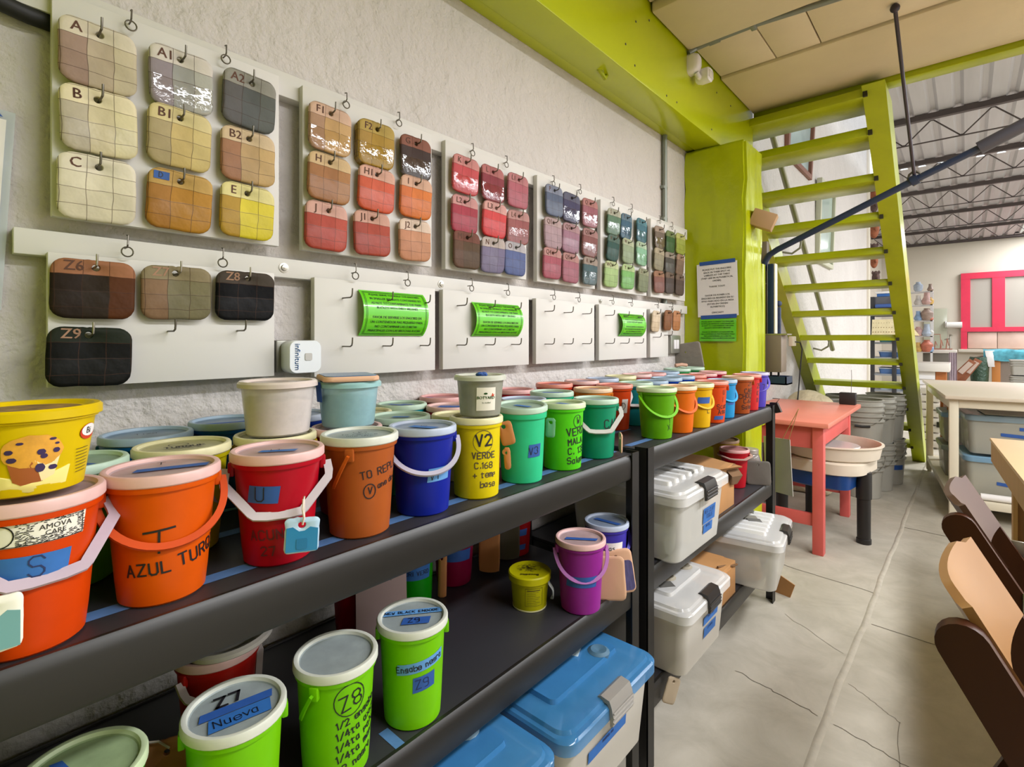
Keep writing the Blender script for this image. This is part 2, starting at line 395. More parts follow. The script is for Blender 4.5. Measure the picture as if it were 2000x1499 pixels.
# vertical conduit on the left wall, conduit and lamp sensor under the mezzanine
CONDUIT = mat('grey_conduit', '8a8f88', rough=.45, metal=.5)
p = at(1299, 300, x=.018)
cd = thing('wall_conduit', 'thin grey vertical conduit on the cream wall left of the green pillar', 'conduit', (.016, p.y, 0))
MB().tube([(0, 0, 1.25), (0, 0, 2.262)], .0125, 10).build('pipe', CONDUIT, cd)
for z in (2.0, 1.84): MB().box((-.014, -.022, z-.008), (.006, .022, z+.008), b=.002).build('clamp', CONDUIT, cd)
cc = thing('ceiling_conduit', 'grey conduit running across the beige ceiling boards to the white sensor', 'conduit')
path = [at(u, v, z=zz) for u, v, zz in ((1345, 104, 2.56), (1360, 94, 2.585), (1394, 79, 2.59), (1471, 49, 2.59), (1629, -1, 2.59), (1900, -88, 2.59))]
MB().tube(path, .012, 10).build('pipe', CONDUIT, cc)
MB().tube([path[2].lerp(path[1], .25), path[2].lerp(path[3], .15)], .017, 10).build('coupling', CONDUIT, cc)
q = path[3]; MB().box((q.x-.012, q.y-.02, q.z-.016), (q.x+.012, q.y+.02, q.z+.022), b=.003).build('clamp', CONDUIT, cc)
p = at(1348, 128, x=.19)
ms = thing('motion_sensor', 'white swivel motion sensor on the green beam under the ceiling', 'sensor', p)
m = MB(); m.loft([[(x, a, b) for a, b in rrect(w, h, r, 5)] for x, w, h, r in ((-.004, .06, .095, .02), (.02, .06, .095, .022), (.04, .05, .08, .024), (.048, .03, .05, .014))]); m.build('base', WHITEP, ms)
MB().tube([(.03, .0, -.045), (.035, .01, -.062), (.04, .03, -.065)], .012, 10).build('swivel', WHITEP, ms)
m = MB(); m.loft([[(x+.045, .045+a, -.05+b) for a, b in rrect(w, h, r, 5)] for x, w, h, r in ((-.03, .05, .05, .015), (-.01, .062, .062, .018), (.03, .06, .06, .016), (.036, .05, .05, .014))]); m.build('head', WHITEP, ms)
m = MB(); m.box((.079, .022, -.07), (.084, .068, -.035), b=.002); m.build('lens', mat('sensor_lens', 'd8d4cc', rough=.2), ms)
# dark rod that hangs from the ceiling and carries the lever
LEVB = mat('navy_lever_paint', '1d2b47', rough=.4)
hrd = thing('hanging_rod', 'thin dark rod hanging from the ceiling and holding up the blue lever', 'rod')
p0 = at(1748, 16, z=2.595); p1 = at(1786, 346, y=3.18)
MB().tube([p0, p1], .0075, 8).build('rod', mat('dark_rod', '2c2230', rough=.5), hrd)
MB().sphere(p0, .018, seg=12).build('ceiling_knob', mat('dark_rod', ''), hrd)
m = MB(); m.tube([p1+Vector((0, 0, .03)), p1+Vector((-.02, 0, .015)), p1+Vector((-.028, 0, -.02)), p1+Vector((0, 0, -.04)), p1+Vector((.028, 0, -.02)), p1+Vector((.02, 0, .015)), p1+Vector((0, 0, .03))], .006, 6)
m.build('hook', WIRE, hrd)
# ================================================================== BOARDS, TEST TILES AND NOTICES ON THE LEFT WALL
BOARDW = mat('white_board_paint', 'd2cfca', rough=.55, spec=.4, vary=(3, .03))
UY, UZ = Vector((0, 1, 0)), Vector((0, 0, 1))
def rail(name, lab, y0, y1, z0, z1, scr):
    t = thing(name, lab, 'rail', (0, y0, z0), group='white mounting rails on the wall')
    MB().box((0, 0, 0), (.030, y1-y0, z1-z0), b=.0015).build('strip', BOARDW, t)
    for u, v in scr:
        p = at(u, v, x=.032); y, z = p.y-y0, (z1-z0)*.5
        m = MB(); m.lathe([(.0, 0), (.011, 0), (.011, .0015), (.007, .002), (.006, .005), (.0, .006)], 16, M=TR((.030, y, z), ry=PI/2)); m.build('screw', STEEL, t)
rail('mounting_rail', 'white rail the upper row of tile boards hangs from', -.004, 2.70, 1.768, 1.822, ((1047, 345), (1243, 419)))
rail('mounting_rail', 'white rail the lower row of boards hangs from', .082, 2.70, 1.367, 1.409, ((555, 525), (862, 556), (1173, 588)))
# black cable loop sagging behind the near end of the upper rail
cb = thing('cable_loop', 'thick black cable sagging under the left end of the upper white rail', 'cable')
MB().tube([(.03, .0, 1.80), (.028, .012, 1.785), (.026, .035, 1.77), (.024, .07, 1.76), (.02, .1, 1.757), (.012, .13, 1.76)], .014, 10).build('cable', mat('black_rubber', '141312', rough=.6), cb)

ORD = ['first', 'second', 'third', 'fourth', 'fifth', 'sixth']
XB = .048
def span(a, b): return at(a, 500, x=XB).y, at(b, 500, x=XB).y
UP = [span(*q) for q in ((101, 545), (591, 843), (870, 1028), (1049, 1162), (1173, 1263), (1271, 1338))]
LO = [span(*q) for q in ((93, 536), (614, 850), (865, 1033), (1047, 1161), (1170, 1263), (1270, 1305))]
def lhook(mb, p):      # p = point on the board face
    mb.tube([p+Vector((-.004, 0, 0)), p+Vector((.034, 0, 0)), p+Vector((.039, .001, .003)), p+Vector((.041, .001, .009)), p+Vector((.042, .001, .021))], .0018, 6)
def eyehook(mb, p):
    c = p+Vector((.012, 0, 0)); n = 14
    mb.tube([c+Vector((.001, .0085*math.cos(a), .0085*math.sin(a))) for a in [2*PI*i/n+PI/2 for i in range(n+1)]], .0013, 6)
    mb.tube([p+Vector((-.005, 0, .008)), p+Vector((.012, 0, .008)), p+Vector((.016, 0, .012)), p+Vector((.014, .001, .028)), p+Vector((.006, .001, .03))], .0014, 6)
EYU = [((255, 47), (440, 113)), ((675, 202), (778, 238)), ((922, 297), (988, 320)), ((1080, 357), (1132, 373)), ((1197, 397), (1233, 410)), ((1288, 432), (1312, 444))]
EYL = [((248, 488), (434, 510)), ((693, 536), (795, 550)), ((920, 561), (991, 570)), ((1081, 579), (1130, 584)), ((1196, 589), (1233, 593)), ((1284, 597), (1312, 601))]
BOARDS = []
for k, (y0, y1) in enumerate(UP+LO):
    low = k >= 6; i = k % 6
    z0, z1 = (1.144, 1.372) if low else (1.431, 1.800)
    if k == 6: z0 = 1.151
    desc = ['holding dark tiles above the yellow and blue buckets', 'with one wide green notice, right of the wifi repeater', 'with the middle-sized green notice card', 'empty but for its bare hooks', 'with the smallest green notice card', 'narrow, with three small tan tiles'][i] if low else \
        ['with cream, grey and yellow tiles', 'with tan, orange and brick red tiles', 'with pink, red and blue tiles', 'with lilac and mauve tiles', 'with teal and pale green tiles', 'with brown and olive tiles beside the green pillar'][i]
    t = thing('hanging_board', 'white board %s, %s row' % (desc, 'lower' if low else 'upper'), 'board', (0, y0, z0), group='white boards hanging on the wall')
    rot = rnd.uniform(-.004, .004)
    MB().box((.0305, 0, 0), (XB, y1-y0, z1-z0), b=.0012).build('panel', BOARDW, t)
    o = Vector((0, y0, z0)); BOARDS.append((t, o))
    for u, v in (EYL if low else EYU)[i]:
        m = MB(); eyehook(m, at(u, v, x=XB+.01)*1-o+Vector((-.01, 0, -.004))); m.build('eye_hook', WIRE, t)
    if low and k > 6:
        xs = [[], [(678, 562), (757, 571), (830, 576)], [(902, 579), (957, 585), (1008, 589)], [(1073, 594), (1110, 598), (1146, 602)], [(1191, 604), (1220, 607), (1248, 610)], []][i]
        for u, v in xs:
            for dz in (0, -.115):
                m = MB(); p = at(u, v, x=XB+.02); p.x = XB; p.z = 1.328+(dz); lhook(m, p-o); m.build('hook', WIRE, t)
for u, v in ((338, 647), (475, 646)):
    t, o = BOARDS[6]; m = MB(); p = at(u, v, x=XB+.03); p.x = XB; lhook(m, p-o); m.build('hook', WIRE, t)
for u, v in ((1283, 659), (1305, 655)):
    t, o = BOARDS[11]; m = MB(); p = at(u, v, x=XB+.02); p.x = XB; lhook(m, p-o); m.build('hook', WIRE, t)

# ---- glaze test tiles
def mnode(nt, op, a, b=None):
    n = nt.nodes.new('ShaderNodeMath'); n.operation = op
    for i, x in enumerate((a, b)):
        if x is None: continue
        if isinstance(x, (int, float)): n.inputs[i].default_value = x
        else: nt.links.new(x, n.inputs[i])
    return n.outputs[0]
def tile_group():
    g = bpy.data.node_groups.new('glaze_grid', 'ShaderNodeTree')
    for n, t in (('Top', 'NodeSocketColor'), ('C1', 'NodeSocketColor'), ('C2', 'NodeSocketColor'), ('C3', 'NodeSocketColor'), ('Gloss', 'NodeSocketFloat')):
        g.interface.new_socket(n, in_out='INPUT', socket_type=t)
    g.interface.new_socket('BSDF', in_out='OUTPUT', socket_type='NodeSocketShader')
    N, L = g.nodes, g.links; gi = N.new('NodeGroupInput'); go = N.new('NodeGroupOutput')
    tc = N.new('ShaderNodeTexCoord'); oi = N.new('ShaderNodeObjectInfo')
    wob = N.new('ShaderNodeTexNoise'); wob.inputs['Scale'].default_value = 22; L.new(tc.outputs['Object'], wob.inputs[0])
    sp = N.new('ShaderNodeSeparateXYZ'); L.new(tc.outputs['Object'], sp.inputs[0])
    w = mnode(g, 'MULTIPLY', mnode(g, 'SUBTRACT', wob.outputs[0], .5), .006)
    a = mnode(g, 'ADD', mnode(g, 'MULTIPLY', mnode(g, 'ADD', sp.outputs[1], w), 3/.105), 1.44)
    b = mnode(g, 'ADD', mnode(g, 'MULTIPLY', mnode(g, 'ADD', sp.outputs[2], w), 4/.108), 2.12)
    def mix(f, c1, c2):
        n = N.new('ShaderNodeMix'); n.data_type = 'RGBA'; L.new(f, n.inputs[0]); L.new(c1, n.inputs[6]); L.new(c2, n.inputs[7]); return n.outputs[2]
    c = mix(mnode(g, 'GREATER_THAN', a, 1.), gi.outputs['C1'], gi.outputs['C2'])
    c = mix(mnode(g, 'GREATER_THAN', a, 2.), c, gi.outputs['C3'])
    # rows get a little deeper as the coats add up
    dark = N.new('ShaderNodeHueSaturation'); L.new(c, dark.inputs['Color']); dark.inputs['Saturation'].default_value = 1.12; dark.inputs['Value'].default_value = .86
    c = mix(mnode(g, 'MULTIPLY', mnode(g, 'LESS_THAN', b, 2.), .7), c, dark.outputs[0])
    c = mix(mnode(g, 'GREATER_THAN', b, 3.), c, gi.outputs['Top'])
    def line(q, wd):
        f = mnode(g, 'FRACT', q); m_ = mnode(g, 'MINIMUM', f, mnode(g, 'SUBTRACT', 1., f)); return mnode(g, 'LESS_THAN', m_, wd)
    ln = mnode(g, 'MULTIPLY', mnode(g, 'MAXIMUM', line(a, .015), line(b, .018)), .7)
    dk = N.new('ShaderNodeRGB'); dk.outputs[0].default_value = lin('3a2418'); c = mix(ln, c, dk.outputs[0])
    nz = N.new('ShaderNodeTexNoise'); nz.inputs['Scale'].default_value = 34; nz.inputs['Detail'].default_value = 4; L.new(tc.outputs['Object'], nz.inputs[0])
    hv = N.new('ShaderNodeHueSaturation'); L.new(c, hv.inputs['Color']); L.new(mnode(g, 'ADD', mnode(g, 'MULTIPLY', nz.outputs[0], .34), .83), hv.inputs['Value'])
    p = N.new('ShaderNodeBsdfPrincipled'); L.new(hv.outputs[0], p.inputs['Base Color'])
    wet = mnode(g, 'MULTIPLY', mnode(g, 'LESS_THAN', b, 2.05), gi.outputs['Gloss'])
    L.new(mnode(g, 'SUBTRACT', .62, mnode(g, 'MULTIPLY', wet, .52)), p.inputs['Roughness'])
    L.new(mnode(g, 'ADD', .12, mnode(g, 'MULTIPLY', wet, .6)), p.inputs['Specular IOR Level'])
    bp = N.new('ShaderNodeBump'); bp.inputs['Strength'].default_value = .28; bp.inputs['Distance'].default_value = .005
    n2 = N.new('ShaderNodeTexNoise'); n2.inputs['Scale'].default_value = 55; L.new(tc.outputs['Object'], n2.inputs[0])
    L.new(mnode(g, 'SUBTRACT', n2.outputs[0], mnode(g, 'MULTIPLY', ln, 1.2)), bp.inputs['Height']); L.new(bp.outputs[0], p.inputs['Normal'])
    L.new(p.outputs[0], go.inputs[0]); return g
TG = tile_group()
def tile_mat(name, top, c1, c2, c3, gloss):
    m = bpy.data.materials.new(name); m.use_nodes = True; nt = m.node_tree; nt.nodes.remove(nt.nodes['Principled BSDF'])
    n = nt.nodes.new('ShaderNodeGroup'); n.node_tree = TG
    for s, c in zip(('Top', 'C1', 'C2', 'C3'), (top, c1, c2, c3)):
        q = lin(c)[:3]; g_ = sum(q)/3; n.inputs[s].default_value = tuple(.80*(x*.88+g_*.12) for x in q)+(1.,)
    n.inputs['Gloss'].default_value = gloss if gloss > .85 else gloss*.55
    nt.links.new(n.outputs[0], nt.nodes['Material Output'].inputs[0]); return m
def tile_mesh(w=.105, h=.108, th=.009, seed=0, hole=.0055, hy=.036, n=56, cr=.021, mb=None, M=None):
    """rounded clay slab with a hole; local x = out of the wall, y = along it, z = up, centre at the origin"""
    r = random.Random(seed); hx = r.uniform(-.004, .002)
    def outer(a, ins):
        ww, hh, c = w/2-ins, h/2-ins, cr-ins*.5
        dx, dy = math.cos(a), math.sin(a); lo, hi = 0, .12
        for _ in range(22):
            t = (lo+hi)/2; x, y = abs(hx+dx*t), abs(hy+dy*t)
            inside = x <= ww and y <= hh and not (x > ww-c and y > hh-c and (x-ww+c)**2+(y-hh+c)**2 > c*c)
            if inside: lo = t
            else: hi = t
        t += .0012*mnoise.noise((3*math.cos(a)+seed, 3*math.sin(a), seed*1.7)); return hx+dx*t, hy+dy*t
    A = []
    corners = [math.atan2(sy*h/2-hy, sx*w/2-hx) for sx, sy in ((1, 1), (-1, 1), (-1, -1), (1, -1))]
    for i in range(n): A.append(2*PI*i/n-PI)
    for c in corners: A += [c+d for d in (-.16, -.08, 0, .08, .16)]
    A = sorted((a+PI) % (2*PI)-PI for a in A); wp = r.uniform(-.0015, .0015)
    def ring(ins, x): return [(x+wp*((y/(w/2))**2), y, z) for y, z in (outer(a, ins) for a in A)]
    def hring(rr, x): return [(x, hx+rr*math.cos(a), hy+rr*math.sin(a)) for a in A]
    loops = [hring(hole, -th/2), ring(.003, -th/2), ring(0, -th*.2), ring(0, th*.18), ring(.0022, th*.42), ring(.006, th/2), hring(hole+.0012, th/2), hring(hole, th*.38), hring(hole, -th/2)]
    mb = mb or MB(); mb.loft(loops, 0, False, False, True, M); return mb
STAMP = mat('stamped_letter_brown', '5a3a2c', rough=.8)
TILES = [
 (0, 0, 0, 'A', (193, 112), 'e2d6bc ab8e7c c4b296 d0c2a0', .25, 'mauve and beige'), (0, 0, 1, 'A1', (355, 158), 'ddd4c8 9a8e94 a4a49e b6b5aa', 1, 'glossy pale grey'), (0, 0, 2, 'A2', (487, 199), '98958a 646160 5d605e 62655f', .3, 'dark grey'),
 (0, 1, 0, 'B', (195, 240), 'f0e2b8 c4b89e dccea4 e4d8a8', .8, 'pale cream'), (0, 1, 1, 'B1', (352, 271), 'e2d092 b8a678 d4ba74 dac37c', .3, 'sand yellow'), (0, 1, 2, 'B2', (485, 307), 'dec29a ac7a58 c4a270 d0ac70', .4, 'tan and terracotta'),
 (0, 2, 0, 'C', (191, 370), 'ece2c8 e6dcbe e6dcbe e4dabc', .1, 'plain ivory'), (0, 2, 1, 'D', (352, 394), 'cca354 b27a2e bd8420 c08824', .6, 'ochre blue-taped'), (0, 2, 2, 'E', (483, 414), 'eadd92 bc942e e6d21e e4d020', .5, 'bright yellow'),
 (1, 0, 0, 'F1', (645, 254), 'dcb498 b48c6c caa066 d0a66c', 1, 'glossy tan'), (1, 0, 1, 'F2', (735, 283), 'bc9e48 b28c3c b08a2c b48e30', 1, 'golden brown stacked'), (1, 0, 2, 'G', (812, 309), '925c4a 4c3c38 4a3a36 483834', 1, 'dark brown glossy'),
 (1, 1, 0, 'H', (643, 349), 'dab886 aa7446 aa7448 b47e4c', .7, 'caramel brown'), (1, 1, 1, 'H1', (735, 371), 'e0aa94 d25a36 da6040 de5e3e', .8, 'coral red'), (1, 1, 2, 'I', (812, 387), 'deae92 da7236 e27a30 e47c2c', .7, 'bright orange'),
 (1, 2, 0, 'J', (638, 443), 'dca898 b24a38 ba4c3c c25240', .6, 'brick red'), (1, 2, 1, 'J1', (727, 457), 'd4a08c ac4c3e b24a38 b44c38', .6, 'rust red'), (1, 2, 2, 'J2', (810, 470), 'e6cab4 cc8c68 d0926e d2946e', .4, 'peach'),
 (2, 0, 0, 'K', (909, 343), 'd28882 c84a4e cc4a4e cc4c50', .9, 'rose red'), (2, 0, 1, 'L', (962, 360), 'ba6e6c 903a44 903c46 8e3a44', 1, 'wine red'), (2, 0, 2, 'L1', (1011, 374), 'c07a7c b6606c b8626e b4606a', .5, 'dusty pink'),
 (2, 1, 0, 'L2', (907, 420), 'd0928e ac3a4a b03c4c a83a48', .6, 'crimson'), (2, 1, 1, 'L3', (966, 430), 'dca098 d64042 da4444 d84042', .7, 'scarlet'), (2, 1, 2, 'L4', (1011, 445), 'c08c86 a05c5a a05a5a 9c5856', 1, 'glossy mauve'),
 (2, 2, 0, 'M', (911, 489), '7c4c3e 6a4c3a 604a36 604a36', .3, 'dark olive brown'), (2, 2, 1, 'N', (962, 499), 'c0b0a8 7e7490 807892 7c7290', .4, 'greyish violet'), (2, 2, 2, 'O', (1006, 506), 'b8b2b6 5c6898 5e6a9a 5c6898', .4, 'slate blue'),
 (3, 0, 0, 'P', (1082, 393), '868ca0 5c667e 5e6880 5a647c', .6, 'blue grey'), (3, 0, 1, '', (1116, 407), '646478 4a4664 4c4866 4a4462', 1, 'deep indigo'), (3, 0, 2, 'Q', (1152, 417), 'b67a74 a0606a a05e68 9c5c66', 1, 'glossy rose'),
 (3, 1, 0, 'Q1', (1080, 456), 'b89c9a ae9096 b09298 ac8e94', .3, 'pale lilac'), (3, 1, 1, 'Q2', (1115, 466), 'b0888c a07284 a27486 9e7082', .8, 'orchid'), (3, 1, 2, 'Q3', (1152, 475), 'a87a76 885450 8a5652 86524e', .9, 'plum brown'),
 (3, 2, 0, 'Q4', (1078, 515), 'c08a84 ac5462 ae5664 a85260', .7, 'raspberry'), (3, 2, 1, 'Q5', (1114, 524), 'b88680 a86472 aa6674 a66270', .5, 'old rose'), (3, 2, 2, 'R', (1152, 530), 'a29082 4c6468 4e666a 4c6266', 1, 'glossy dark teal'),
 (4, 0, 0, 'S', (1198, 434), 'aeae98 5e7e62 607f64 5c7c60', .9, 'grey green'), (4, 0, 1, 'T', (1223, 443), '627c8a 3e6278 40647a 3c6076', 1, 'deep blue'), (4, 0, 2, 'U', (1253, 451), '52848e 40707e 427280 3e6e7c', .9, 'petrol blue'),
 (4, 1, 0, 'V', (1197, 485), '587064 32544c 34564e 30524a', .5, 'very dark green'), (4, 1, 1, 'W', (1226, 491), 'b0b894 92a27e 94a480 90a07c', .5, 'sage'), (4, 1, 2, 'X', (1253, 496), 'b0c8a6 82b692 84b894 80b490', .9, 'mint'),
 (4, 2, 0, 'W2', (1194, 536), 'c0cc96 a6c27e a8c480 a4c07c', .3, 'pale lime'), (4, 2, 1, 'Y', (1226, 541), 'b0c88a 7cb664 7eb866 7ab462', .8, 'apple green'), (4, 2, 2, 'Z', (1256, 548), '949878 808868 828a6a 7e8666', .2, 'khaki'),
 (5, 0, 0, '', (1288, 464), 'a08a78 726252 746454 706050', 1, 'taupe'), (5, 0, 1, '', (1309, 473), '72824e 3c6032 3e6234 3a5e30', .6, 'forest green'), (5, 0, 2, '', (1329, 477), 'b8b868 9ea844 a0aa46 9ca642', .3, 'yellow green'),
 (5, 1, 0, '', (1287, 507), 'aea082 928a6e 948c70 90886c', .4, 'drab beige'), (5, 1, 1, '', (1308, 514), '948878 504c44 524e46 4e4a42', .8, 'charcoal'), (5, 1, 2, '', (1328, 518), 'a08064 846c58 866e5a 826a56', .4, 'milk chocolate'),
 (5, 2, 0, '', (1287, 551), '9c7054 84564a 86584c 825448', .4, 'reddish brown'), (5, 2, 1, '', (1308, 553), '746050 524640 544842 50443e', .4, 'grey brown'), (5, 2, 2, '', (1327, 557), '746050 5a4a40 5c4c42 58483e', .4, 'umber'),
 (6, 0, 0, 'Z6', (184, 566), 'a66c46 2c2018 302418 5c3214', .2, 'dark brown and rust'), (6, 0, 1, 'Z7', (346, 573), '938462 8e6e50 80785a 807856', .4, 'khaki grey'), (6, 0, 2, 'Z8', (480, 579), '4c4238 08080a 08080b 0a0a0d', .25, 'black with grey head'),
 (6, 1, 0, 'Z9', (177, 697), '242a1e 0c0d08 0d0e09 0e0e09', .2, 'blackish green'),
 (11, 0, 0, '', (1281, 628), 'dcc8aa d8c2a2 d8c2a2 d6c0a0', .2, 'pale sand'), (11, 0, 1, '', (1304, 626), '90603e 8c5c3c 8c5c3c 8a5a3a', .3, 'walnut brown'), (11, 0, 2, '', (1321, 627), 'c08456 bc8052 bc8052 ba7e50', .3, 'light terracotta')]
ROWN, POSN = ['top', 'middle', 'bottom'], ['left', 'centre', 'right']
for k, (bi, row, pos, txt, (u, v), cols, gloss, desc) in enumerate(TILES):
    big = bi == 6
    w, h = (.105, .108) if not big else (.112, .098)
    if bi >= 4 and bi < 6: w, h = .1, .106
    if bi == 11: w, h = .085, .1
    layers = 3 if txt == 'F2' else 1
    X = XB+.017+(.004 if layers > 1 else 0)
    p = at(u, v, x=X)
    where = '%s row %s on the %s %s board' % (ROWN[row], POSN[pos], ORD[bi % 6], 'lower' if bi >= 6 else 'upper') if bi < 6 else ('on the first lower board' if bi == 6 else '%s of three on the narrow lower board' % POSN[pos])
    lab = '%s test tile %s, %s' % (desc, 'stamped '+txt if txt else 'with a hanging hole', where)
    t = thing('glaze_test_tile', lab, 'tile', p, (R(rnd.uniform(-2.2, 2.2)), R(rnd.uniform(-1, 5)), R(rnd.uniform(-3, 3))), 'glaze test tiles hanging on the boards')
    m = MB()
    for q in range(layers): tile_mesh(w, h, .009, k+q*100, mb=m, M=Matrix.Translation((-.0088*q, .0015*q, -.001*q)))
    m.build('slab', tile_mat('glaze_'+(txt or 'tile')+str(k), *cols.split(), gloss), t, 50)
    rr_ = random.Random(k); rr_.uniform(-.004, .002); wp_ = rr_.uniform(-.0015, .0015)
    fm = lambda x, y, e=0.: Vector((.0050+e+wp_*(x/(w/2))**2, x, y))
    if txt == 'D':
        m = MB(); patch(m, lambda x, y: fm(x, y, .0003), -.044, .033, -.020, .047); tp = m.build('tape', TAPED, t)
        m = MB(); ribbons(m, shift(strokes('D', .009), -.036, .036), .0012, lambda x, y: fm(x, y, .0007)); m.build('lettering', INK, tp)
    elif txt:
        m = MB(); put_text(m, txt, .023, fm, -.030 if len(txt) < 2 else -.027, .030, bold=.0008)
        m.build('lettering', STAMP if k < 55 else mat('stamp_tan', 'a07a60', rough=.7), t)
    if bi < 6 or bi >= 6:
        bt, o = BOARDS[bi]; m = MB(); q = Vector((XB, p.y-.001, p.z+.036)); lhook(m, q-o); m.build('hook', WIRE if bi != 6 else STEEL, bt)

# ---- bilingual notice cards
NG = mat('bright_green_card', '62c81c', rough=.25, spec=.5, clear=.5)
EN = ['PLEASE SERVE YOURSELF THE ENGOBES', 'IN SMALLER SEPARATE CONTAINERS SO', 'AS NOT TO CONTAMINATE THE MAIN', 'BUCKETS WITH DIRTY BRUSHES', '', 'FAVOR DE SERVIRSE LOS ENGOBES EN', 'UN CONTENEDOR MAS PEQUEÑO PARA', 'NO CONTAMINAR LAS CUBETAS', 'PRINCIPALES CON LAS BROCHAS SUCIAS']
for (u0, u1, vt, vb, lab) in ((700, 826, 566, 656, 'widest curved green bilingual notice held by hooks, right of the wifi repeater'), (921, 1012, 590, 657, 'middle curved green bilingual notice, on the third lower board'), (1208, 1254, 612, 657, 'smallest-looking curved green notice, on the lower board near the green pillar')):
    a, b = at(u0, vt, x=.053), at(u1, vt, x=.053); zc0 = at(u0, vb, x=.053).z
    zc, hz = (a.z+zc0)/2, (a.z-zc0)/2; wy = (b.y-a.y)/2; yc = (a.y+b.y)/2; phm = R(50); rho = hz/math.sin(phm)
    t = thing('notice_card', lab, 'sign', (XB+.004, yc, zc), group='green notices on the boards')
    def f(x, y, e=0., rho=rho, phm=phm):
        ph = y/rho; return Vector(((rho+e)*math.cos(ph)-rho*math.cos(phm), x, (rho+e)*math.sin(ph)))
    m = MB(); n = 20; A = rho*phm
    lo = [[f(sx*wy, -A+2*A*i/n, e) for i in range(n+1)] for sx, e in ((-1, 0), (1, 0), (1, -.0012), (-1, -.0012), (-1, 0))]
    m.loft(lo, 0, False, False, False); m.build('card', NG, t)
    m = MB(); fe = lambda x, y: f(x, y, .0006); k = wy/.105
    w, h = wy*.93, A*.9
    for q in (1., .965): ribbons(m, [[(-w*q, -h*q), (w*q, -h*q), (w*q, h*q), (-w*q, h*q), (-w*q, -h*q)]], .0008, fe, step=.006)
    for i, s in enumerate(EN):
        if s: put_text(m, s, .0092*k, fe, 0, A*(.72-.185*i), bold=.0002)
    m.build('lettering', INK, t)
# ---- notices on the green pillar
Y = 2.722
a, b = at(1362, 517, y=Y), at(1441, 617, y=Y)
t = thing('paper_notice', 'white bilingual sheet taped to the green pillar about returning engobes', 'sign', ((a.x+b.x)/2, Y, (a.z+b.z)/2), (0, R(-1.5), 0))
w, h = (b.x-a.x)/2, (a.z-b.z)/2
MB().box((-w, 0, -h), (w, .0012, h)).build('sheet', PAPER, t)
fp = lambda x, y: Vector((x, -.0008, y))
m = MB()
for i, s in enumerate(['PLEASE PUT THE ENGOBES', 'BACK IN THEIR SPOT AS', 'LABELED AT THE TABLE', '(THEY ARE IN ALPHABETICAL', 'ORDER)', '', 'THANK YOU!!!', '', '', 'FAVOR DE PONER LOS', 'ENGOBES DE REGRESO EN SU', 'SITIO MARCADO EN LA MESA', '(ESTAN EN ORDEN', 'ALFABETICO)', '', 'GRACIAS!!!']):
    if s: put_text(m, s, .0125, fp, 0, h*(.74-.108*i), bold=.0003)
m.build('lettering', mat('print_grey', '3c3a3a', rough=.7), t)
for s, y0 in ((-1, h-.008), (1, -h-.012)):
    m = MB(); patch(m, lambda x, y: Vector((x, -.0015, y)), -w*.85, y0, w*.92, y0+.02); m.build('tape', TAPED, t)
a, b = at(1366, 624, y=Y), at(1438, 667, y=Y)
t = thing('notice_card', 'flat green bilingual card stuck on the green pillar below the white sheet', 'sign', ((a.x+b.x)/2, Y, (a.z+b.z)/2))
w, h = (b.x-a.x)/2, (a.z-b.z)/2
MB().box((-w, 0, -h), (w, .001, h)).build('card', NG, t)
m = MB()
for i, s in enumerate(EN):
    if s: put_text(m, s, .0094, fp, 0, h*(.70-.185*i), bold=.0003)
m.build('lettering', mat('print_dark_green', '1f4a10', rough=.7), t)
# ---- sleeve with a white page at the near end of the wall
t = thing('page_sleeve', 'white page in a clear sleeve taped to the wall at the left edge', 'paper', (.006, .0, 1.44), (R(-3), 0, 0))
SLV = mat('clear_sleeve', 'dfe6ea', rough=.15, see=.55)
MB().box((0, .004, -.16), (.003, .078, .16)).build('sleeve', SLV, t); MB().box((.0035, .004, -.165), (.0045, .068, .145)).build('page', PAPER, t)
m = MB(); patch(m, lambda x, y: Vector((.006, x, y)), .03, .148, .064, .17, skew=-.02); m.build('tape', TAPED, t)
# ---- wifi repeater on its grey socket box
a, b = at(537, 663, x=.03), at(606, 726, x=.03)
t = thing('socket_box', 'grey wall socket box behind the white wifi repeater', 'socket', (0, a.y, b.z))
MB().box((0, 0, 0), (.036, .086, a.z-b.z-.002), b=.004).build('box', mat('grey_metal_box', '8e8d84', rough=.4, metal=.5), t)
MB().sphere((.037, .018, a.z-b.z-.018), .004, seg=8).build('screw', STEEL, t)
a, b = at(565, 665, x=.085), at(629, 728, x=.085); w, h = (b.y-a.y), (a.z-b.z)
t = thing('wifi_repeater', 'white rounded wifi repeater plugged into the wall socket, blue lettering', 'wifi repeater', (.04, (a.y+b.y)/2, (a.z+b.z)/2))
m = MB(); m.loft([[(x, p, q) for p, q in rrect(w*s, h*s, .016*s, 6)] for x, s in ((0, .93), (.003, .97), (.034, 1), (.041, .985), (.044, .95))]); m.build('case', mat('glossy_white_case', 'dfe3e8', rough=.18, spec=.5), t)
fm = lambda x, y: Vector((.0446, x, y))
m = MB(); put_text(m, 'infinitum', .0165, fm, -w*.33, 0, rot=-PI/2, bold=.0005); m.build('lettering', mat('print_blue', '2f7ec2', rough=.5), t)
m = MB(); m.loft([[(x, p+.006, q) for p, q in rrect(.016, .016, .003, 3)] for x in (.0435, .0455)]); m.build('button', mat('button_grey', 'b9b6b2', rough=.4), t)
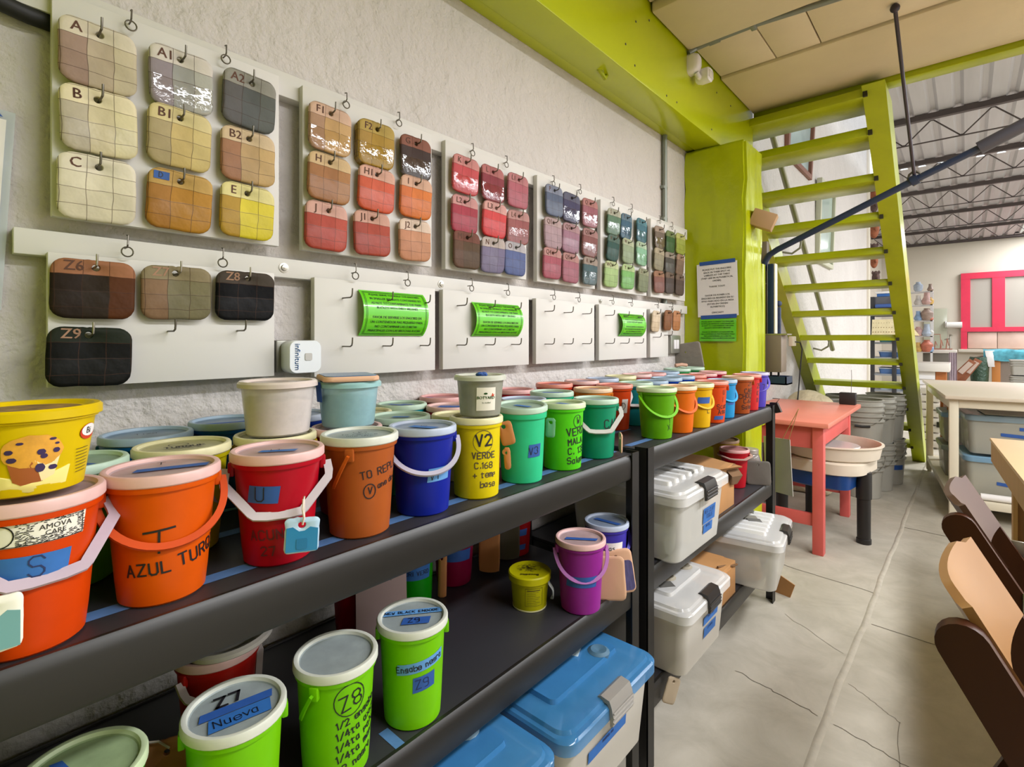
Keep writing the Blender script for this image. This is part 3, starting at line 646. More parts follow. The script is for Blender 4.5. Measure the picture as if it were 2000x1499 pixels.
# ---- light switch plate beside the narrow board
a, b = at(1308, 655, x=.02), at(1333, 690, x=.02)
t = thing('switch_plate', 'steel light switch plate on the wall beside the narrow board', 'switch', (0, a.y, b.z))
w, h = (b.y-a.y), a.z-b.z
MB().box((0, 0, 0), (.028, min(w, .12), h), b=.006).build('plate', mat('switch_steel', 'a5a49c', rough=.35, metal=.6), t)
for k in range(2): MB().box((.027, .03+k*.032, h*.25), (.032, .058+k*.032, h*.75), b=.002).build('rocker', WHITEP, t)
# ================================================================== BLACK STEEL SHELVING
SHELF = mat('charcoal_steel', '201e1c', rough=.42, spec=.5, vary=(2.5, .12)); DECK = mat('charcoal_deck', '2d2c30', rough=.38, spec=.5, vary=(1.8, .15)); POST = mat('black_post', '191716', rough=.45)
ZT, ZM, ZB = .914, .565, .22
XF, XR = .487, .022
def shelving(y0, y1, lab):
    t = thing('shelving_unit', lab, 'shelf', ((XF+XR)/2, y0, 0), group='black shelving units'); ox = -(XF+XR)/2
    for yy, s in ((y0, 1), (y1, -1)):
        for xx, sx in ((XF, -1), (XR, 1)):
            m = MB(); Y0 = yy-y0
            m.box((min(xx, xx+sx*.040)+ox, min(Y0, Y0+s*.003), 0), (max(xx, xx+sx*.040)+ox, max(Y0, Y0+s*.003), .922))
            m.box((min(xx, xx+sx*.003)+ox, min(Y0, Y0+s*.040), 0), (max(xx, xx+sx*.003)+ox, max(Y0, Y0+s*.040), .922))
            m.build('post', POST, t)
    L = y1-y0
    for z in (ZT, ZM, ZB):
        MB().box((XR+.006+ox, .006, z-.012), (XF-.010+ox, L-.006, z), b=.002).build('deck', DECK, t)
        for xa, xb in ((XF-.024, XF-.0035), (XR+.004, XR+.022)):
            m = MB(); pr = [(xa+ox, z-.064), (xb+ox-.004, z-.064), (xb+ox, z-.058), (xb+ox, z-.014), (xb+ox-.002, z-.004), (xb+ox-.007, z+.002), (xb+ox-.012, z+.002), (xa+ox, z-.002)]
            m.loft([[(x, .042 if z < 1 else 0, q) for x, q in pr], [(x, L-.042, q) for x, q in pr]]); m.build('beam', SHELF, t)
        for yy in (.004, L-.022): MB().box((XR+.04+ox, yy, z-.06), (XF-.04+ox, yy+.018, z-.012), b=.002).build('side_beam', SHELF, t)
    return t, ox
SH1, ox = shelving(-.04, 1.286, 'black steel shelving unit nearest the camera, crowded with lidded buckets')
SH2, ox = shelving(1.334, 2.622, 'black steel shelving unit beside the pink table, with clear bins below')
TAPEL = mat('worn_blue_tape', '4d74a6', rough=.6, vary=(30, .2))
for t, yb_, segs in ((SH1, -.04, [(.415, .02, 1.27), (.262, .02, 1.27), (.135, .02, 1.2)]), (SH2, 1.334, [(.41, 1.36, 1.60), (.27, 1.36, 1.62), (.35, 1.60, 1.63)])):
    for x, a, b in segs:
        m = MB(); patch(m, lambda X, Yq: Vector((X, Yq, ZT+.0006)), x+ox-.012, a-yb_, x+ox+.012, b-yb_, 1, 8); m.build('tape_strip', TAPEL, t)
for a in (.495,):
    m = MB(); patch(m, lambda X, Yq: Vector((X, Yq, ZM+.0006)), .42+ox, a+.04, .475+ox, a+.058, 1, 2); m.build('tape_strip', TAPEL, SH1)

# ================================================================== LIDDED BUCKETS
LIDW = {'w': 'd9cfcb', 'p': 'e3b9b4', 'pk': 'e0a8a4', 'y': 'e3dcae', 'g': 'b9d2bd', 'b': 'b4bfd4', 'bl': '9fb6cc', 'o': 'e6c3a0', 'co': 'e0907e', 'lg': 'cfe0b4', 'c': 'd6d8cc', 'lv': 'bdb6d6', 'gr': 'b6b6a8', 'br': 'd4ae90'}
PANC = {'w': 'c0b4b4', 'p': 'c9adae', 'pk': 'd08a8c', 'y': 'c4bf94', 'g': '9fb8a6', 'b': '98a6bc', 'bl': '8298ac', 'o': 'dca46c', 'co': 'cf6e66', 'lg': 'aec494', 'c': 'a9b3b4', 'lv': '9a96b8', 'gr': '8e8f8c', 'br': 'b89078'}
BUCK = {}
def cyl(r0, r1, h, e=.0007):
    def f_at(phi0, z0, rot=0.):
        def f(x, y):
            c, s = math.cos(rot), math.sin(rot); X, Yv = x*c-y*s, x*s+y*c
            z = z0+Yv; r = r0+(r1-r0)*z/h+e; ph = phi0+X/r
            return Vector((r*math.cos(ph), r*math.sin(ph), z))
        return f
    return f_at
def bucket(x, y, z, col, lid, lab, R1=.0565, R0=.047, H=.152, az=0., handle=None, lidt=None, tape=(), text=(), group='engobe buckets on the top shelf', grp=True, lid_tilt=0., name='lidded_bucket', lidh=.0155, lugs=True, ltext=(), open_=False):
    """handle: (kind, colour, azimuth from the front in degrees, drop angle, length)"""
    rz = math.atan2(0-y, XC-x)+R(az)
    t = thing(name, lab, 'bucket', (x, y, z), rz, group)
    m = MB(); B = H-.014
    rr = lambda q: R0+(R1-R0)*q/B
    prof = [(0, .003), (R0-.008, .003), (R0-.004, 0), (R0-.0005, .003)]+[(rr(B*k/5), B*k/5) for k in range(1, 6)]
    prof += [(R1+.0035, B), (R1+.0042, B+.004), (R1+.0042, H-.002), (R1+.002, H), (R1-.001, H-.002), (R1-.004, H-.022), (R1*.5, H-.026), (0, H-.027)]
    m.lathe(prof, 44); m.build('body', plastic(col), t)
    if lid:
        m = MB(); a = R1+.0062
        lp = [(R1-.002, H-.004), (a-.0012, H-.0075), (a, H-.006), (a, H+.0025), (a-.0018, H+.0055), (R1+.002, H+.006), (R1-.0012, H+.0052), (R1-.003, H+.001), (R1-.0045, H-.0005), (R1*.4, H-.0002), (0, H)]
        k = lidh/.0155
        lp = [(r, H-.0075+(q-H+.0075)*k) for r, q in lp]
        m.lathe(lp, 44, mis=[0]*7+[1]*3)
        lo = m.build('lid', [lidrim(LIDW.get(lid, lid)), lidpanel(PANC.get(lid, lid))], t)
        if lid_tilt: lo.rotation_euler = (0, R(lid_tilt), 0); lo.location = (0, 0, .006+math.sin(R(abs(lid_tilt)))*R1*.6-H*0); lo.location.x = -math.sin(R(lid_tilt))*H*1.0; lo.location.z += H*(1-math.cos(R(lid_tilt)))
        zl = H-.0075+(.0095)*k-.001
        for (px, py, L, W, rot, tm) in (lidt or ()):
            m = MB(); c, s = math.cos(R(rot)), math.sin(R(rot))
            patch(m, lambda u, v: Vector((px+u*c-v*s, py+u*s+v*c, zl+.0006)), -L/2, -W/2, L/2, W/2, 4, 1, skew=.004)
            tp = m.build('tape', tm, lo)
        for (s_, px, py, size, rot, w) in ltext:
            m = MB(); c, s = math.cos(R(rot)), math.sin(R(rot))
            pl = s_ if isinstance(s_, list) else strokes(s_, size, 'C', .06)
            ribbons(m, pl, w, lambda u, v: Vector((px+u*c-v*s, py+u*s+v*c, zl+.0012))); m.build('lettering', INK, lo)
    if lugs:
        ha = R(handle[2]) if handle else R(0)
        for sg in (-1, 1):
            A = ha+sg*PI/2; M = Matrix.Rotation(A, 4, 'Z')
            MB().box((R1-.001, -.007, H-.030), (R1+.0075, .007, H-.010), b=.002, M=M).build('lug', plastic(col), t)
    if handle:
        kind, hc, hz, drop, Lh = handle; W = R1+.0095
        if kind == 'round': pts = [(W*math.cos(a), Lh*math.sin(a)**.85 if math.sin(a) > 0 else 0) for a in [PI*i/26 for i in range(27)]]
        else: pts = [(W, 0), (W+.002, Lh*.22), (W+.001, Lh*.34), (W*.50, Lh*.92), (W*.44, Lh*.97), (W*.2, Lh), (-W*.2, Lh), (-W*.44, Lh*.97), (-W*.50, Lh*.92), (-W-.001, Lh*.34), (-W-.002, Lh*.22), (-W, 0)]
        d = R(drop); M = Matrix.Rotation(R(hz), 4, 'Z')
        # the handle hangs forward from the lugs: local x outward, y across
        path = [M @ Vector((q*math.cos(d), p, H-.02-q*math.sin(d))) for p, q in pts]
        nrm = (M @ Vector((math.sin(d), 0, math.cos(d)))); m = MB(); w2, th = (.0042, .0022) if kind == 'round' else (.0058, .002)
        loops = []
        for i, p in enumerate(path):
            tg = (path[min(i+1, len(path)-1)]-path[max(i-1, 0)]).normalized(); side = tg.cross(nrm).normalized()
            loops.append([p+side*w2+nrm*th, p-side*w2+nrm*th, p-side*w2-nrm*th, p+side*w2-nrm*th])
        m.loft(loops); ho = m.build('handle', plastic(hc), t)
    f_at = cyl(R0, R1, B)
    for tp in tape:      # (phi degrees to the viewer's right, z, length, height, rot, material, [(strokes text, size, dx, dy, w)])
        ph, zz, L, W, rot, tm = tp[:6]
        m = MB(); patch(m, f_at(R(ph), zz, R(rot)), -L/2, -W/2, L/2, W/2, 8, 2, skew=.003); to = m.build('tape' if tm in (TAPE, TAPED) else 'sticker', tm, t)
        for (s_, size, dx, dy, w, ink) in (tp[6] if len(tp) > 6 else ()):
            m = MB(); pl = s_ if isinstance(s_, list) else strokes(s_, size, 'C', .05)
            f = cyl(R0, R1, B, .0012)(R(ph), zz, R(rot)); ribbons(m, shift(pl, dx, dy), w, f); m.build('lettering', ink, to)
    for (s_, ph, zz, size, rot, w, ink) in text:
        m = MB(); pl = s_ if isinstance(s_, list) else strokes(s_, size, 'L', .06)
        ribbons(m, pl, w, f_at(R(ph), zz, R(rot))); m.build('lettering', ink, t)
    return t
TB, TD = TAPE, TAPED
sc_ = [[(-.022, .002), (-.012, .006), (-.006, -.002), (.002, .005), (.01, -.001), (.02, .004)]]
# ---- front row of the near unit
bS = bucket(.421, .066, ZT, 'e8600a', 'p', 'big orange bucket at the left edge, under the yellow muffin tub', R1=.0575, R0=.046, handle=('angular', 'd9c9d6', 14, 45, .077),
  tape=((8, .127, .076, .025, -1, mat('sticker_white', 'e4dfd2', rough=.5)), (-4, .092, .068, .025, -3, TB, [('S', .02, .012, -.010, .0013, mat('ink_navy', '1c2a5a', rough=.6))])))
f_ = cyl(.046, .0575, .138, .0011)(R(8), .127, R(-1))
m = MB()
for q in range(15):
    for i in range(22):
        xx, yy = -.018+i*.0026+rnd.uniform(-.0006, .0006), -.0112+q*.0016
        if (-.004 < yy < .0065 and -.006 < xx < .030) or rnd.random() < .22: continue
        ribbons(m, [[(xx, yy), (xx+rnd.uniform(.001, .0024), yy+rnd.uniform(-.0005, .0008))]], .0008, f_)
ribbons(m, [[(-.037, -.0118), (.037, -.0118), (.037, .0118), (-.037, .0118), (-.037, -.0118)]], .0007, f_)
ribbons(m, circle_stroke(-.030, -.001, .0105), .0012, f_); put_text(m, 'AMOVA', .0075, f_, .012, .0008); put_text(m, 'CARE', .007, f_, .012, -.0052)
m.build('sticker_print', INK, bS)
bucket(.404, .190, ZT, 'ef7606', 'p', 'orange bucket lettered T and AZUL TURQU', R1=.0575, R0=.0465, handle=('round', 'e8703a', 10, 47, .081), lidt=((.0, .008, .078, .016, 88, TD),), ltext=(('T', -.022, .0, .014, 88, .0016),),
  text=(([[(0, .019), (.031, .022)], [(.0155, .0205), (.0145, -.006)]], -20, .072, .030, 0, .0026, INK), ('AZUL', -42, .040, .0135, 2, .0022, INK), ('TURQUESA', 20, .0435, .0145, 9, .0022, INK)))
bU = bucket(.405, .334, ZT, 'c01034', 'p', 'red bucket with white angular handle, tape lettered U and a blue tag', R1=.0575, R0=.046, handle=('angular', 'e4dde2', 0, 47, .079), lidt=((.004, -.002, .05, .013, 80, TB),), ltext=(('LT', .004, -.002, .009, 84, .001),),
  tape=((-22, .104, .042, .024, -3, TD, [('U', .019, 0, -.009, .0014, INK)]),), text=(('ACUÑA'.replace('Ñ', 'N'), -42, .040, .013, 2, .002, mat('ink_maroon', '5a0a18', rough=.6)), ('27', -26, .018, .012, 2, .002, mat('ink_maroon', ''))))
bucket(.405, .469, ZT, 'bd7038', 'c', 'orange-brown bucket lettered TO REPLACE, its lid grey', R1=.0565, R0=.048, H=.156, handle=('round', 'd8762c', -105, 62, .075), ltext=((circle_stroke(0, 0, .011, .008), -.016, .0, .01, 85, .001), ('V', -.0125, 0, .008, 80, .0012), ('to replace', .006, 0, .008, 85, .001), ('one day', .020, 0, .008, 85, .001)),
  text=(('TO REPLACE', 2, .096, .0115, 9, .0016, INK), (circle_stroke(.006, .006, .0095, .0115), 10, .070, .01, 0, .0016, INK), ('V', 14, .072, .010, 0, .0018, INK), ('one day', 32, .079, .0085, 9, .0015, INK)))
bucket(.402, .603, ZT, '1f36a4', 'b', 'royal blue bucket with white round handle and tape lettered V1', R1=.0565, R0=.048, handle=('round', 'dcd8e8', 12, 41, .080), lidt=((.004, .0, .052, .019, 60, TB),), ltext=(('V1', .004, 0, .011, 64, .001),),
  tape=((33, .075, .046, .024, 2, mat('light_tape', '5c93cc', rough=.6), [('V1', .016, -.008, -.008, .0013, INK)]),))
bV2 = bucket(.409, .736, ZT, 'f6e30a', 'y', 'yellow bucket lettered circled V2, grey tub on top', R1=.0485, R0=.0455, H=.155, lugs=False, ltext=(),
  text=(('V2', 0, .106, .021, 3, .0036, INK), (circle_stroke(.0145, .009, .021, .022), 0, .106, .01, 0, .0010, INKF), ('VERDE', -10, .082, .0115, 0, .0022, INKF), ('C.168', -4, .062, .0115, 0, .0018, INKF), ('+ temp', -8, .044, .0115, 0, .0018, INKF), ('base', 10, .025, .0115, 0, .0018, INKF)))
bucket(.408, .880, ZT, '4cd8a4', 'g', 'turquoise green bucket with lifted lid and tape lettered V3', R1=.0525, R0=.046, H=.156, lugs=False, lid_tilt=4, lidt=((.0, .0, .04, .012, 60, TB),), tape=((34, .073, .032, .028, 2, TD, [('V3', .015, 0, -.007, .0013, INK)]),))
bucket(.410, 1.032, ZT, '74e42a', 'lg', 'bright green bucket lettered VERDE MALA', R1=.052, R0=.0465, H=.156, lugs=False, lidt=((.004, .0, .036, .014, 50, TB),), text=((circle_stroke(.008, .007, .013, .015), 38, .112, .01, 0, .0014, INK), ('W', 44, .113, .015, 0, .002, INK), ('VERDE', 14, .084, .017, 6, .0026, INK), ('MALA', 18, .062, .014, 6, .0024, INK), ('C. 135', 18, .040, .0145, 4, .0022, INK), ('Salem', 16, .017, .0145, 4, .0022, INK)))
bC = bucket(.408, 1.190, ZT, '1d9a78', 'g', 'dark teal bucket lettered CAN with a white angular handle', R1=.0545, R0=.047, handle=('angular', 'e6e2de', 12, 46, .080), lidt=((.01, .0, .03, .006, 70, TD),), text=(('CAN', 26, .082, .022, 3, .0026, INK),))
# ---- second row, near unit
G2 = 'engobe buckets on the top shelf'
bucket(.278, .118, ZT, '77c41c', 'g', 'lime bucket behind the muffin tub and the T bucket', handle=('round', '7fd024', 100, 60, .07), lidt=((.02, .01, .03, .014, 40, TD),))
bucket(.270, .250, ZT, 'd8cc24', 'y', 'yellow bucket behind the T bucket, circle and dark script on its lid', R1=.0585, handle=('angular', 'dcdad6', 100, 60, .075), ltext=((circle_stroke(0, 0, .013, .010), -.014, -.006, .01, 90, .0016), ('TURQUE', .010, .004, .010, 95, .0026)))
bucket(.283, .384, ZT, 'd6bd18', 'y', 'yellow bucket carrying the round white-clay tub', R1=.0585)
bucket(.296, .510, ZT, 'b81a3a', 'p', 'crimson bucket carrying the teal glaze tub', R1=.0575, H=.150)
bucket(.272, .646, ZT, '3f9a72', 'g', 'dull green bucket behind the royal blue one, one tape square on its lid', R1=.0575, lidt=((.0, .0, .034, .014, 80, TB),))
bucket(.285, .795, ZT, 'b8a878', 'y', 'pale beige lidded bucket half hidden behind the yellow V2 bucket', R1=.052, H=.140, ltext=((sc_, 0, 0, .01, 0, .004),))
bucket(.262, .922, ZT, 'd88880', 'pk', 'pink-lidded bucket hidden behind the turquoise V3 bucket', R1=.055, H=.150)
bucket(.268, 1.050, ZT, '62a6d2', 'b', 'light blue bucket with a dark tape streak on its lid, behind bright green', R1=.0565, lidt=((.006, .0, .06, .009, 70, TD),))
bucket(.258, 1.190, ZT, '2ebc94', 'g', 'sea green bucket with blue crumpled tape on its lid, behind dark teal', R1=.0575, H=.160, lidt=((.004, .0, .06, .022, 85, TD),))
# ---- third row, by the wall
bucket(.102, .243, ZT, '1c6ca4', 'bl', 'blue bucket by the wall, nearest of the back row', R1=.062, H=.150, ltext=(('Tiza', .0, 0, .012, 95, .0012),))
bucket(.090, .376, ZT, '2468a8', 'bl', 'blue bucket by the wall with a navy streak of tape on its lid', R1=.06, H=.156, lidt=((.02, .0, .08, .012, 95, TD),))
bucket(.105, .505, ZT, '1d3f8c', 'b', 'navy bucket hidden behind the white-clay and teal tubs', R1=.0575, H=.156)
bucket(.110, .665, ZT, 'e0c428', 'y', 'yellow bucket by the wall peeking out behind the teal tub', R1=.056, H=.144, lidt=((.0, .0, .03, .01, 60, TD),))
bucket(.082, .790, ZT, '38b0ba', 'g', 'aqua bucket by the wall with two crossed tapes on its lid', R1=.0575, H=.148, lidt=((.0, .012, .034, .012, 60, TD), (.0, -.014, .05, .012, 50, TD)))
bucket(.182, .868, ZT, 'b02034', 'p', 'dark red bucket, its white lid almost covered by blue tape', R1=.056, H=.144, lidt=((.0, .0, .066, .034, 80, TD),))
bucket(.062, .945, ZT, 'b83848', 'pk', 'rose bucket by the wall left of the grey tub', R1=.059, H=.152, lidt=((.0, -.04, .02, .008, 80, TD),))
bucket(.090, 1.215, ZT, 'c01e2c', 'pk', 'red bucket by the wall just right of the grey tub', R1=.0575, H=.154)
# ---- unit two, front row
bucket(.411, 1.546, ZT, '76b40e', 'lg', 'lime bucket with round lime handle leading the far unit', R1=.0575, R0=.0475, H=.156, handle=('round', '8cd01c', 38, 50, .084), text=(('Y', 44, .050, .026, 10, .0016, INK), ('X', 44, .030, .018, 10, .0016, INK)))
bucket(.420, 1.692, ZT, 'ee861a', 'o', 'orange bucket with round orange handle right behind the lime one', R1=.055, handle=('round', 'ec7e1c', 48, 50, .08))
bucket(.426, 1.833, ZT, 'f0c60c', 'y', 'yellow bucket with yellow handle and a blue tape band', R1=.055, handle=('round', 'f0c81c', 52, 50, .08), tape=((30, .100, .05, .022, 0, TD),), text=(('L', 48, .055, .02, 0, .002, INK),))
bucket(.428, 1.975, ZT, 'e2621e', 'co', 'orange-red bucket lettered Scar, blue tape near its foot', R1=.055, text=(('U', 50, .11, .016, 0, .002, INK), ('I', 48, .08, .018, 0, .002, INK), ('Scar', 24, .055, .017, 4, .0024, INK), ('Aga', 30, .036, .017, 4, .0024, INK)), tape=((34, .022, .04, .014, 0, TD),))
bucket(.415, 2.125, ZT, '2ea4d6', 'bl', 'sky blue bucket with sky blue handle on the far unit', R1=.052, H=.148, handle=('round', '3cb4e2', 52, 50, .078), tape=((44, .062, .03, .014, 0, TD),))
bucket(.424, 2.290, ZT, 'b2602c', 'br', 'brown bucket lettered CAFE CHOCOL', R1=.0575, text=(('21', 46, .12, .017, 0, .002, INK), ('CAFE', 30, .09, .018, 3, .0026, INK), ('CHOCOL', 6, .067, .018, 3, .0026, INK), ('C.62', 28, .047, .017, 3, .0026, INK), ('Salem', 20, .021, .017, 3, .0024, INK)))
bucket(.420, 2.425, ZT, 'd83c40', 'co', 'narrow view of a scarlet bucket between brown and violet ones', R1=.0535, H=.154, text=(('25', 52, .1, .02, 0, .0026, INK), ('E', 54, .07, .016, 0, .0024, INK), ('B', 54, .04, .016, 0, .0024, INK)))
bucket(.414, 2.556, ZT, '6656bc', 'lv', 'violet bucket at the far end of the top shelf', R1=.0555, H=.156, handle=('round', '8a80d8', 30, 50, .075), text=(('7', 40, .085, .022, 0, .0024, INK),))
# ---- unit two, second row
bucket(.245, 1.430, ZT, 'ee9a3c', 'o', 'orange bucket with a peach lid and blue tape, between the two units', R1=.0575, lidt=((.0, .0, .032, .012, 85, TB),))
bucket(.228, 1.596, ZT, 'd85a1c', 'co', 'tall orange bucket with a white label lettered D', R1=.0575, R0=.0495, handle=('angular', 'dccfca', 40, 62, .07), tape=((38, .085, .026, .048, 0, mat('sticker_grey', 'cfc6c0', rough=.5), [('D', .022, 0, -.011, .0018, INK)]),))
bucket(.240, 1.728, ZT, '2c9aa0', 'g', 'teal bucket with a white handle behind the lime one', R1=.0565, handle=('angular', 'e0dedc', 0, 44, .08))
for yy, c, l, lab, H in ((1.858, '2a62b4', 'bl', 'blue bucket in the middle of the far unit, first of three blue ones', .150), (1.988, '1e56b0', 'bl', 'blue bucket, second of three alike behind the yellow and orange ones', .154), (2.118, '2358ae', 'bl', 'blue bucket, farthest of three alike on the far unit', .154), (2.248, 'dc6a58', 'co', 'coral bucket behind the sky blue one', .152), (2.375, 'b81c4c', 'pk', 'magenta bucket behind the brown one', .152), (2.500, 'c01e48', 'pk', 'pinkish red bucket at the back, nearest the pillar', .156)):
    bucket(.240, yy, ZT, c, l, lab, R1=.0565, H=H, lidt=((.0, .0, .03, .012, 80, TD),) if rnd.random() < .4 else None)
# ---- unit two, back row
for yy, c, l, lab, H, tp in ((1.412, 'd24a1e', 'co', 'orange-red bucket by the wall with a coral lid and white handle', .160, 1), (1.580, '9c1c22', 'p', 'dark red bucket by the wall behind the peach-lidded one', .160, 1), (1.722, '8a96a4', 'b', 'blue-grey bucket by the wall with dark tape on its lid', .160, 1), (1.862, 'c8cc80', 'y', 'yellow-green lidded bucket by the wall', .162, 0), (2.0, 'd07a74', 'p', 'pink-lidded bucket by the wall with smudged blue lettering', .162, 1), (2.14, 'cc5a60', 'pk', 'rose-lidded bucket by the wall, one place before the pale blue', .160, 0), (2.28, '70a0c4', 'bl', 'pale blue bucket by the wall on the far unit', .160, 1), (2.41, '5aac70', 'g', 'green-lidded bucket by the wall near the leaning slab', .168, 0)):
    bucket(.100, yy, ZT, c, l, lab, R1=.0575, H=H, handle=('angular', 'd8ccc8', 40, 55, .075) if yy < 1.5 else None, lidt=((.0, .0, .04, .02, 80, TD),) if tp else None)
bucket(.115, 2.545, ZT, '4f9a62', 'g', 'green bucket in the far corner by the pillar, black-dotted lid', R1=.0585, H=.170, ltext=((circle_stroke(0, 0, .005), .02, .0, .01, 0, .006),))
# ---- middle shelf of the near unit
GM = 'buckets on the middle shelf'
bucket(.440, 1.068, ZM, 'a03c9c', 'p', 'purple bucket with a purple handle and tape band, on the middle shelf', R1=.0565, R0=.049, H=.168, group=GM, handle=('round', 'b878b8', 14, 52, .084), lidt=((.006, .0, .078, .014, 90, TD),), tape=((2, .082, .078, .026, 0, TD),))
bVi = bucket(.424, 1.218, ZM, '5a50b8', 'b', 'violet bucket with handwritten label, behind the purple one', R1=.0545, H=.166, group=GM, handle=('round', '6c64cc', 30, 52, .078), lidt=((.0, .0, .075, .015, 60, TD),), tape=((22, .098, .048, .06, 0, PAPER, [('Has', .012, -.01, .01, .0016, INK), ('1 mod', .012, .0, -.006, .0016, INK), ('si 2', .012, .0, -.022, .0016, INK)]),))
bucket(.098, 1.205, ZM, 'b01420', 'p', 'red bucket deep on the middle shelf beside the end post', R1=.056, H=.16, group=GM, tape=((20, .075, .05, .02, 0, TD), (20, .03, .04, .016, 0, TD)))
bucket(.100, .952, ZM, '96124e', 'pk', 'magenta bucket deep on the middle shelf with a tape band', R1=.056, H=.16, group=GM, tape=((10, .085, .08, .03, 0, TD),))
bucket(.105, .808, ZM, '1fa51a', 'g', 'strong green bucket deep on the middle shelf, tape lettered ACRI', R1=.0515, H=.16, group=GM, tape=((10, .088, .075, .034, 0, TB, [('ACRI VERD', .010, 0, -.005, .0013, INK)]),))
bucket(.122, .640, ZM, 'a01028', 'p', 'dark red bucket in shadow behind the pale hanging card', R1=.056, H=.16, group=GM)
bucket(.235, .310, ZM, 'b82a1c', 'p', 'red bucket in the shade with a second lid lying on top', R1=.058, H=.158, group=GM, handle=('angular', 'cfc4c0', 40, 48, .08))
bucket(.420, .566, ZM, '92d80a', 'c', 'lime bucket with tape lettered Engobe negro, lid taped NEW BLACK', R1=.0565, R0=.0495, H=.168, group=GM, lidt=((-.016, .0, .104, .016, 90, mat('light_tape', ''),), (.014, .004, .048, .022, 88, TD)), ltext=(('NEW BLACK ENGOBE', -.012, .0, .0070, 90, .0012), ('Z9', .020, .004, .013, 90, .0014)),
  tape=((16, .112, .088, .018, 7, mat('light_tape', ''), [('Engobe negro', .0095, 0, -.004, .0014, INK)]), (20, .082, .04, .026, 6, TD, [('Z9', .015, 0, -.007, .0014, mat('ink_navy', ''))])))
bucket(.418, .419, ZM, '92d80a', 'c', 'lime bucket lettered circled Z8 with a recipe below', R1=.0575, R0=.0495, H=.168, group=GM, handle=('round', '86cc10', -120, 60, .075),
  text=(('Z8', 8, .113, .022, 12, .0022, INK), (circle_stroke(.0155, .012, .024, .024), 8, .113, .01, 12, .0014, INK), ('1/2 engobe', 2, .088, .010, 12, .0018, INK), ('1/4ta oxido', 2, .070, .0105, 12, .0018, INK), ('1/4ta polvo', 2, .053, .0105, 12, .0018, INK), ('1/4ta mang', 2, .036, .0105, 12, .0018, INK), ('13 negro', 6, .019, .0105, 12, .0018, INK)))
bucket(.424, .268, ZM, '92d80a', 'c', 'lime bucket with lid lettered Z7 and a torn tape', R1=.0575, R0=.0495, H=.168, group=GM, lidt=((.020, .004, .074, .026, 100, TB), (-.002, .0, .088, .016, 100, TD)), ltext=(('Z7', -.012, -.004, .020, 100, .0042), ('Nuevo', .027, .004, .014, 100, .0012)))
bucket(.395, .112, ZM, '40b834', 'lg', 'green-lugged bucket at the lower left corner, tape streak on its pale lid', R1=.0575, R0=.0495, H=.166, group=GM, handle=('round', '38d838', 115, 40, .07), lidt=((.0, -.012, .07, .011, 20, TD),), ltext=(([[(-.01, .0), (.01, .004)], [(0, -.008), (.002, .01)]], .02, .01, .01, 0, .0014),))
l2 = thing('loose_lid', 'loose white bucket lid lying over the red bucket in the shade', 'lid', (.250, .325, ZM+.166), (R(4), R(-5), 0))
m = MB(); m.lathe([(.0, .006), (.046, .005), (.05, .009), (.058, .010), (.0625, .006), (.0625, 0), (.060, -.002), (.057, .002), (0, .003)], 40); m.build('rim', lidrim('d6cfc8'), l2)
# ---- unit two, middle shelf
GN = 'buckets on the far middle shelf'
bucket(.372, 2.405, ZM, 'c01c34', 'pk', 'red bucket beside the torn cardboard box, white handle over its lid', R1=.0575, H=.166, group=GN, handle=('angular', 'd6b8ac', 10, 8, .075))
bucket(.290, 2.530, ZM, 'e0c41c', 'br', 'yellow bucket behind the red one on the far middle shelf', R1=.056, H=.172, group=GN, lid_tilt=3, text=((circle_stroke(0, 0, .016, .012), 20, .11, .01, 0, .002, INK),))
# ================================================================== TUBS AND TAGS AROUND THE BUCKETS
def face_cam(x, y, az=0): return math.atan2(-y, XC-x)+R(az)
ZL = ZT+.152+.006
# muffin tub
t = thing('muffin_tub', 'yellow plastic tub printed with a blueberry muffin, on the left orange bucket', 'tub', (.418, .064, ZL), face_cam(.418, .064))
MY = plastic('f2d60a'); R0, R1, Hh = .0465, .0575, .082
m = MB(); m.lathe([(0, .001), (R0-.004, .001), (R0, .003), (R1-.001, Hh-.008), (R1+.002, Hh-.007), (R1+.002, Hh-.003), (R1, Hh), (0, Hh)], 48); m.build('body', MY, t)
m = MB(); m.lathe([(R1+.001, Hh-.006), (R1+.0055, Hh-.004), (R1+.0055, Hh+.004), (R1+.003, Hh+.0065), (R1-.002, Hh+.006), (R1-.006, Hh+.002), (0, Hh+.002)], 48); lo = m.build('lid', MY, t)
m = MB(); m.lathe([(R1-.012, Hh+.0024), (0, Hh+.0026)], 40); m.build('lid_print', mat('brown_print', '8a6a3a', rough=.6, vary=(60, .6)), lo)
fm = cyl(R0, R1, Hh, .0006)(R(2), .040)
def ell(cx, cy, rx, ry, n=18, w=0.): return [(cx+rx*math.cos(2*PI*i/n)*(1+w*math.sin(5*i)), cy+ry*math.sin(2*PI*i/n)*(1+w*math.cos(3*i))) for i in range(n)]
m = MB(); blob(m, fm, [(-.034, -.03), (.0, -.034), (.030, -.03), (.034, -.012), (-.034, -.012)], 0); m.build('picture_table', mat('print_pale_yellow', 'f0e08a', rough=.5), t)
m = MB(); fm = cyl(R0, R1, Hh, .0010)(R(2), .040)
blob(m, fm, [(-.016, -.004), (.002, -.003), (.010, -.024), (-.006, -.026), (-.012, -.022)], 0); blob(m, fm, [(.004, -.002), (.024, .0), (.019, -.019), (.009, -.024)], 1)
blob(m, fm, ell(.003, .007, .0245, .0165, 22, .04), 2); m.build('muffin_picture', [mat('print_brown', '9c5220', rough=.5), mat('print_crumb', 'ecd6a0', rough=.5), mat('print_golden', 'd89a34', rough=.5, vary=(70, .18))], t)
m = MB(); fm = cyl(R0, R1, Hh, .0014)(R(2), .040)
